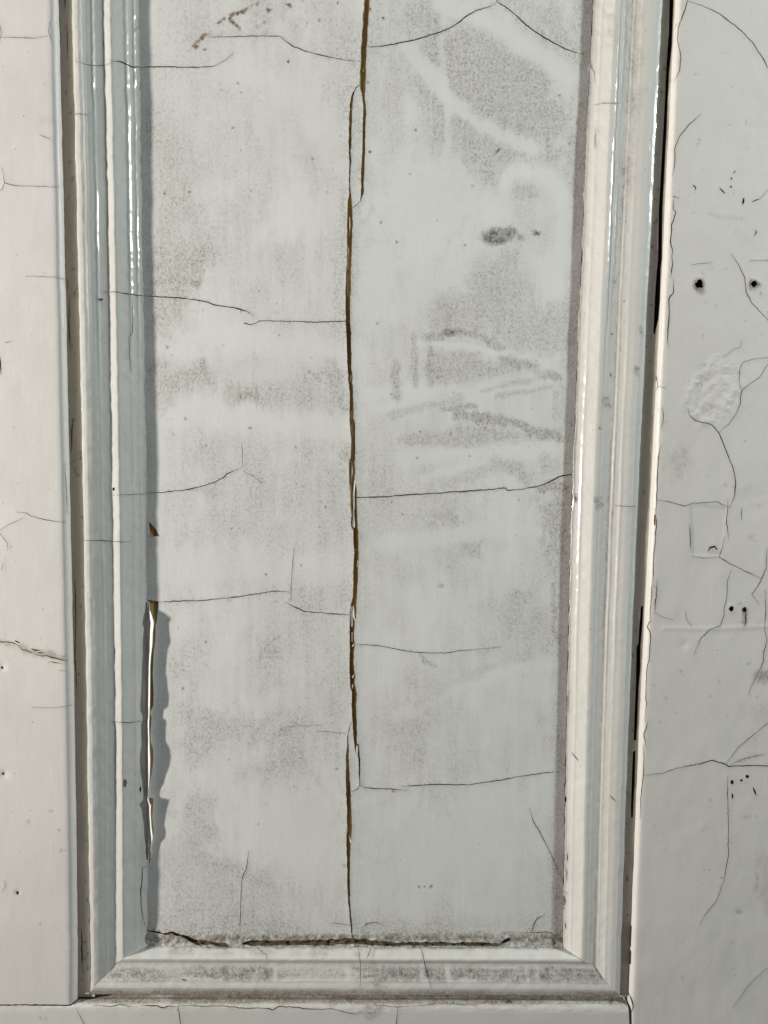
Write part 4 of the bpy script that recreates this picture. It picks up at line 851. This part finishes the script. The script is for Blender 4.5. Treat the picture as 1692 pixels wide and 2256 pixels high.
Pb = np.concatenate([grid(span(LEFT, 1400, -24, 1400, 4.0, 24), span(2230, BOT, 2230, 2270, 4.0, 24)), grid(np.arange(100, 1392, 4.0), np.arange(2191, 2229, 2.2))])
sheet('bottom_rail', Pb, domB, CRB, h_rail, 0, M_RAIL, grime_rail, label='bottom cross rail of the door')

# ------------------------------------------------------------------ rebates between mouldings and stiles
def rebate(name, fa, fb, crk, seed, lab):
    ys = np.concatenate([np.arange(TOP, -24, 24), np.arange(-24, 2200, 4.0)])
    a = fa(ys); b = fb(ys)
    P = np.concatenate([np.stack([a + (b - a) * q, ys], 1) for q in np.linspace(.06, .94, 9)])
    dom = list(zip(a.tolist(), ys.tolist())) + list(zip(b.tolist(), ys.tolist()))[::-1]
    hf = lambda Q: 25.0 + (fbm(Q[:, 0], Q[:, 1] * .3, 18, seed, 3) - .5) * 2.0
    def gr(Q):
        v = .14 + .35 * (fbm(Q[:, 0], Q[:, 1] * .25, 20, seed + 2, 3) - .4); so = Field(Q, 2)
        r3 = np.random.default_rng(seed)
        for _ in range(40): so.spot((a[0] * 0 + float(np.interp((yq := r3.random() * 2200), ys, (a + b) / 2)) + (r3.random() - .5) * 18, yq), 1.5 + r3.random() * 1.5, .6, 1.5 + 4 * r3.random())
        return dict(grime_shade=np.clip(v, 0, 1), stain_shade=np.full(len(Q), .06), soot=so.v)
    return sheet(name, P, dom, crk, hf, 0, M_REBATE, gr, label=lab)
CH_L = [hair(c('A', (278, -60), (280, 40)), 2.4), hair(c('A', (288, 110), (290, 260)), 1.6), hair(c('C', (292, 110), (290, 150)), 3, kind='wood'), hair(c('C', (301, 180), (296, 240), (296, 300), (304, 420)), 2.6, kind='wood'), hair(c('C', (313, 700), (308, 760), (308, 850)), 3.5, kind='wood'), hair(c('E', (322, 300), (326, 500), (322, 640), (333, 800)), 2.4, kind='wood'), hair(c('G', (350, 700), (354, 880)), 3.5, kind='dark')]
rebate('rebate', lambda y: E_L(y) - 28, lambda y: E_L(y) + 12, CH_L, 101, None)
CH_R = [
    Crack(c('B', (1247, -800), (1262, -800), (1254, 0), (1245, 160), (1234, 300), (1222, 570), (1206, 900), (1203, 1113)) [0:0] + c('B', (1280, -820), (1253, 0), (1246, 200), (1233, 320), (1222, 570), (1205, 900), (1203, 1113)) + c('D', (1198, 60), (1195, 200), (1188, 280), (1172, 345), (1166, 340), (1172, 200), (1180, 80)) + c('B', (1186, 1113), (1190, 900), (1212, 500), (1222, 300), (1232, 150), (1236, 0), (1262, -820)), 30, 'dark', 0),
    Crack(z8((266, 155), (250, 420), (235, 570), (235, 780), (215, 1000), (205, 1300), (192, 1525), (165, 1528), (178, 1200), (190, 900), (196, 580), (215, 540), (222, 380), (240, 170)), 30, 'dark', 0),
    Crack(z8((184, 1630), (178, 1900), (165, 2150), (158, 2310), (140, 2310), (138, 2212), (148, 1900), (158, 1640)), 30, 'dark', 0),
]
rebate('rebate', lambda y: X_SR(y) + 5, lambda y: E_R(y) - 14, CH_R, 111, None)
# rebate floor under the bottom moulding
xs_ = np.arange(150, 1400, 6.0); ya = E_B(xs_) + 14; yb = E_B(xs_) - 16; n = len(xs_)
make('rebate', world(np.concatenate([W(xs_, ya, np.full(n, 12.)), W(xs_, yb, np.full(n, 12.))])), [[i, i + 1, n + i + 1, n + i] for i in range(n - 1)], [M_REBATE], None, ROOT, {'grime_shade': np.full(2 * n, .6), 'stain_shade': np.full(2 * n, .1), 'soot': np.zeros(2 * n)})

# ------------------------------------------------------------------ added dark board behind the door, blocks light leaking through open joints
q = W(np.array([LEFT, RIGHT, RIGHT, LEFT]), np.array([TOP, TOP, BOT, BOT]), np.full(4, -34.0)); q2 = q.copy(); q2[:, 1] += 60
make('light_block_board', world(np.concatenate([q, q2])), [[3, 2, 1, 0], [4, 5, 6, 7], [0, 1, 5, 4], [1, 2, 6, 5], [2, 3, 7, 6], [3, 0, 4, 7]], [M_DARK], None, ROOT, None, False)
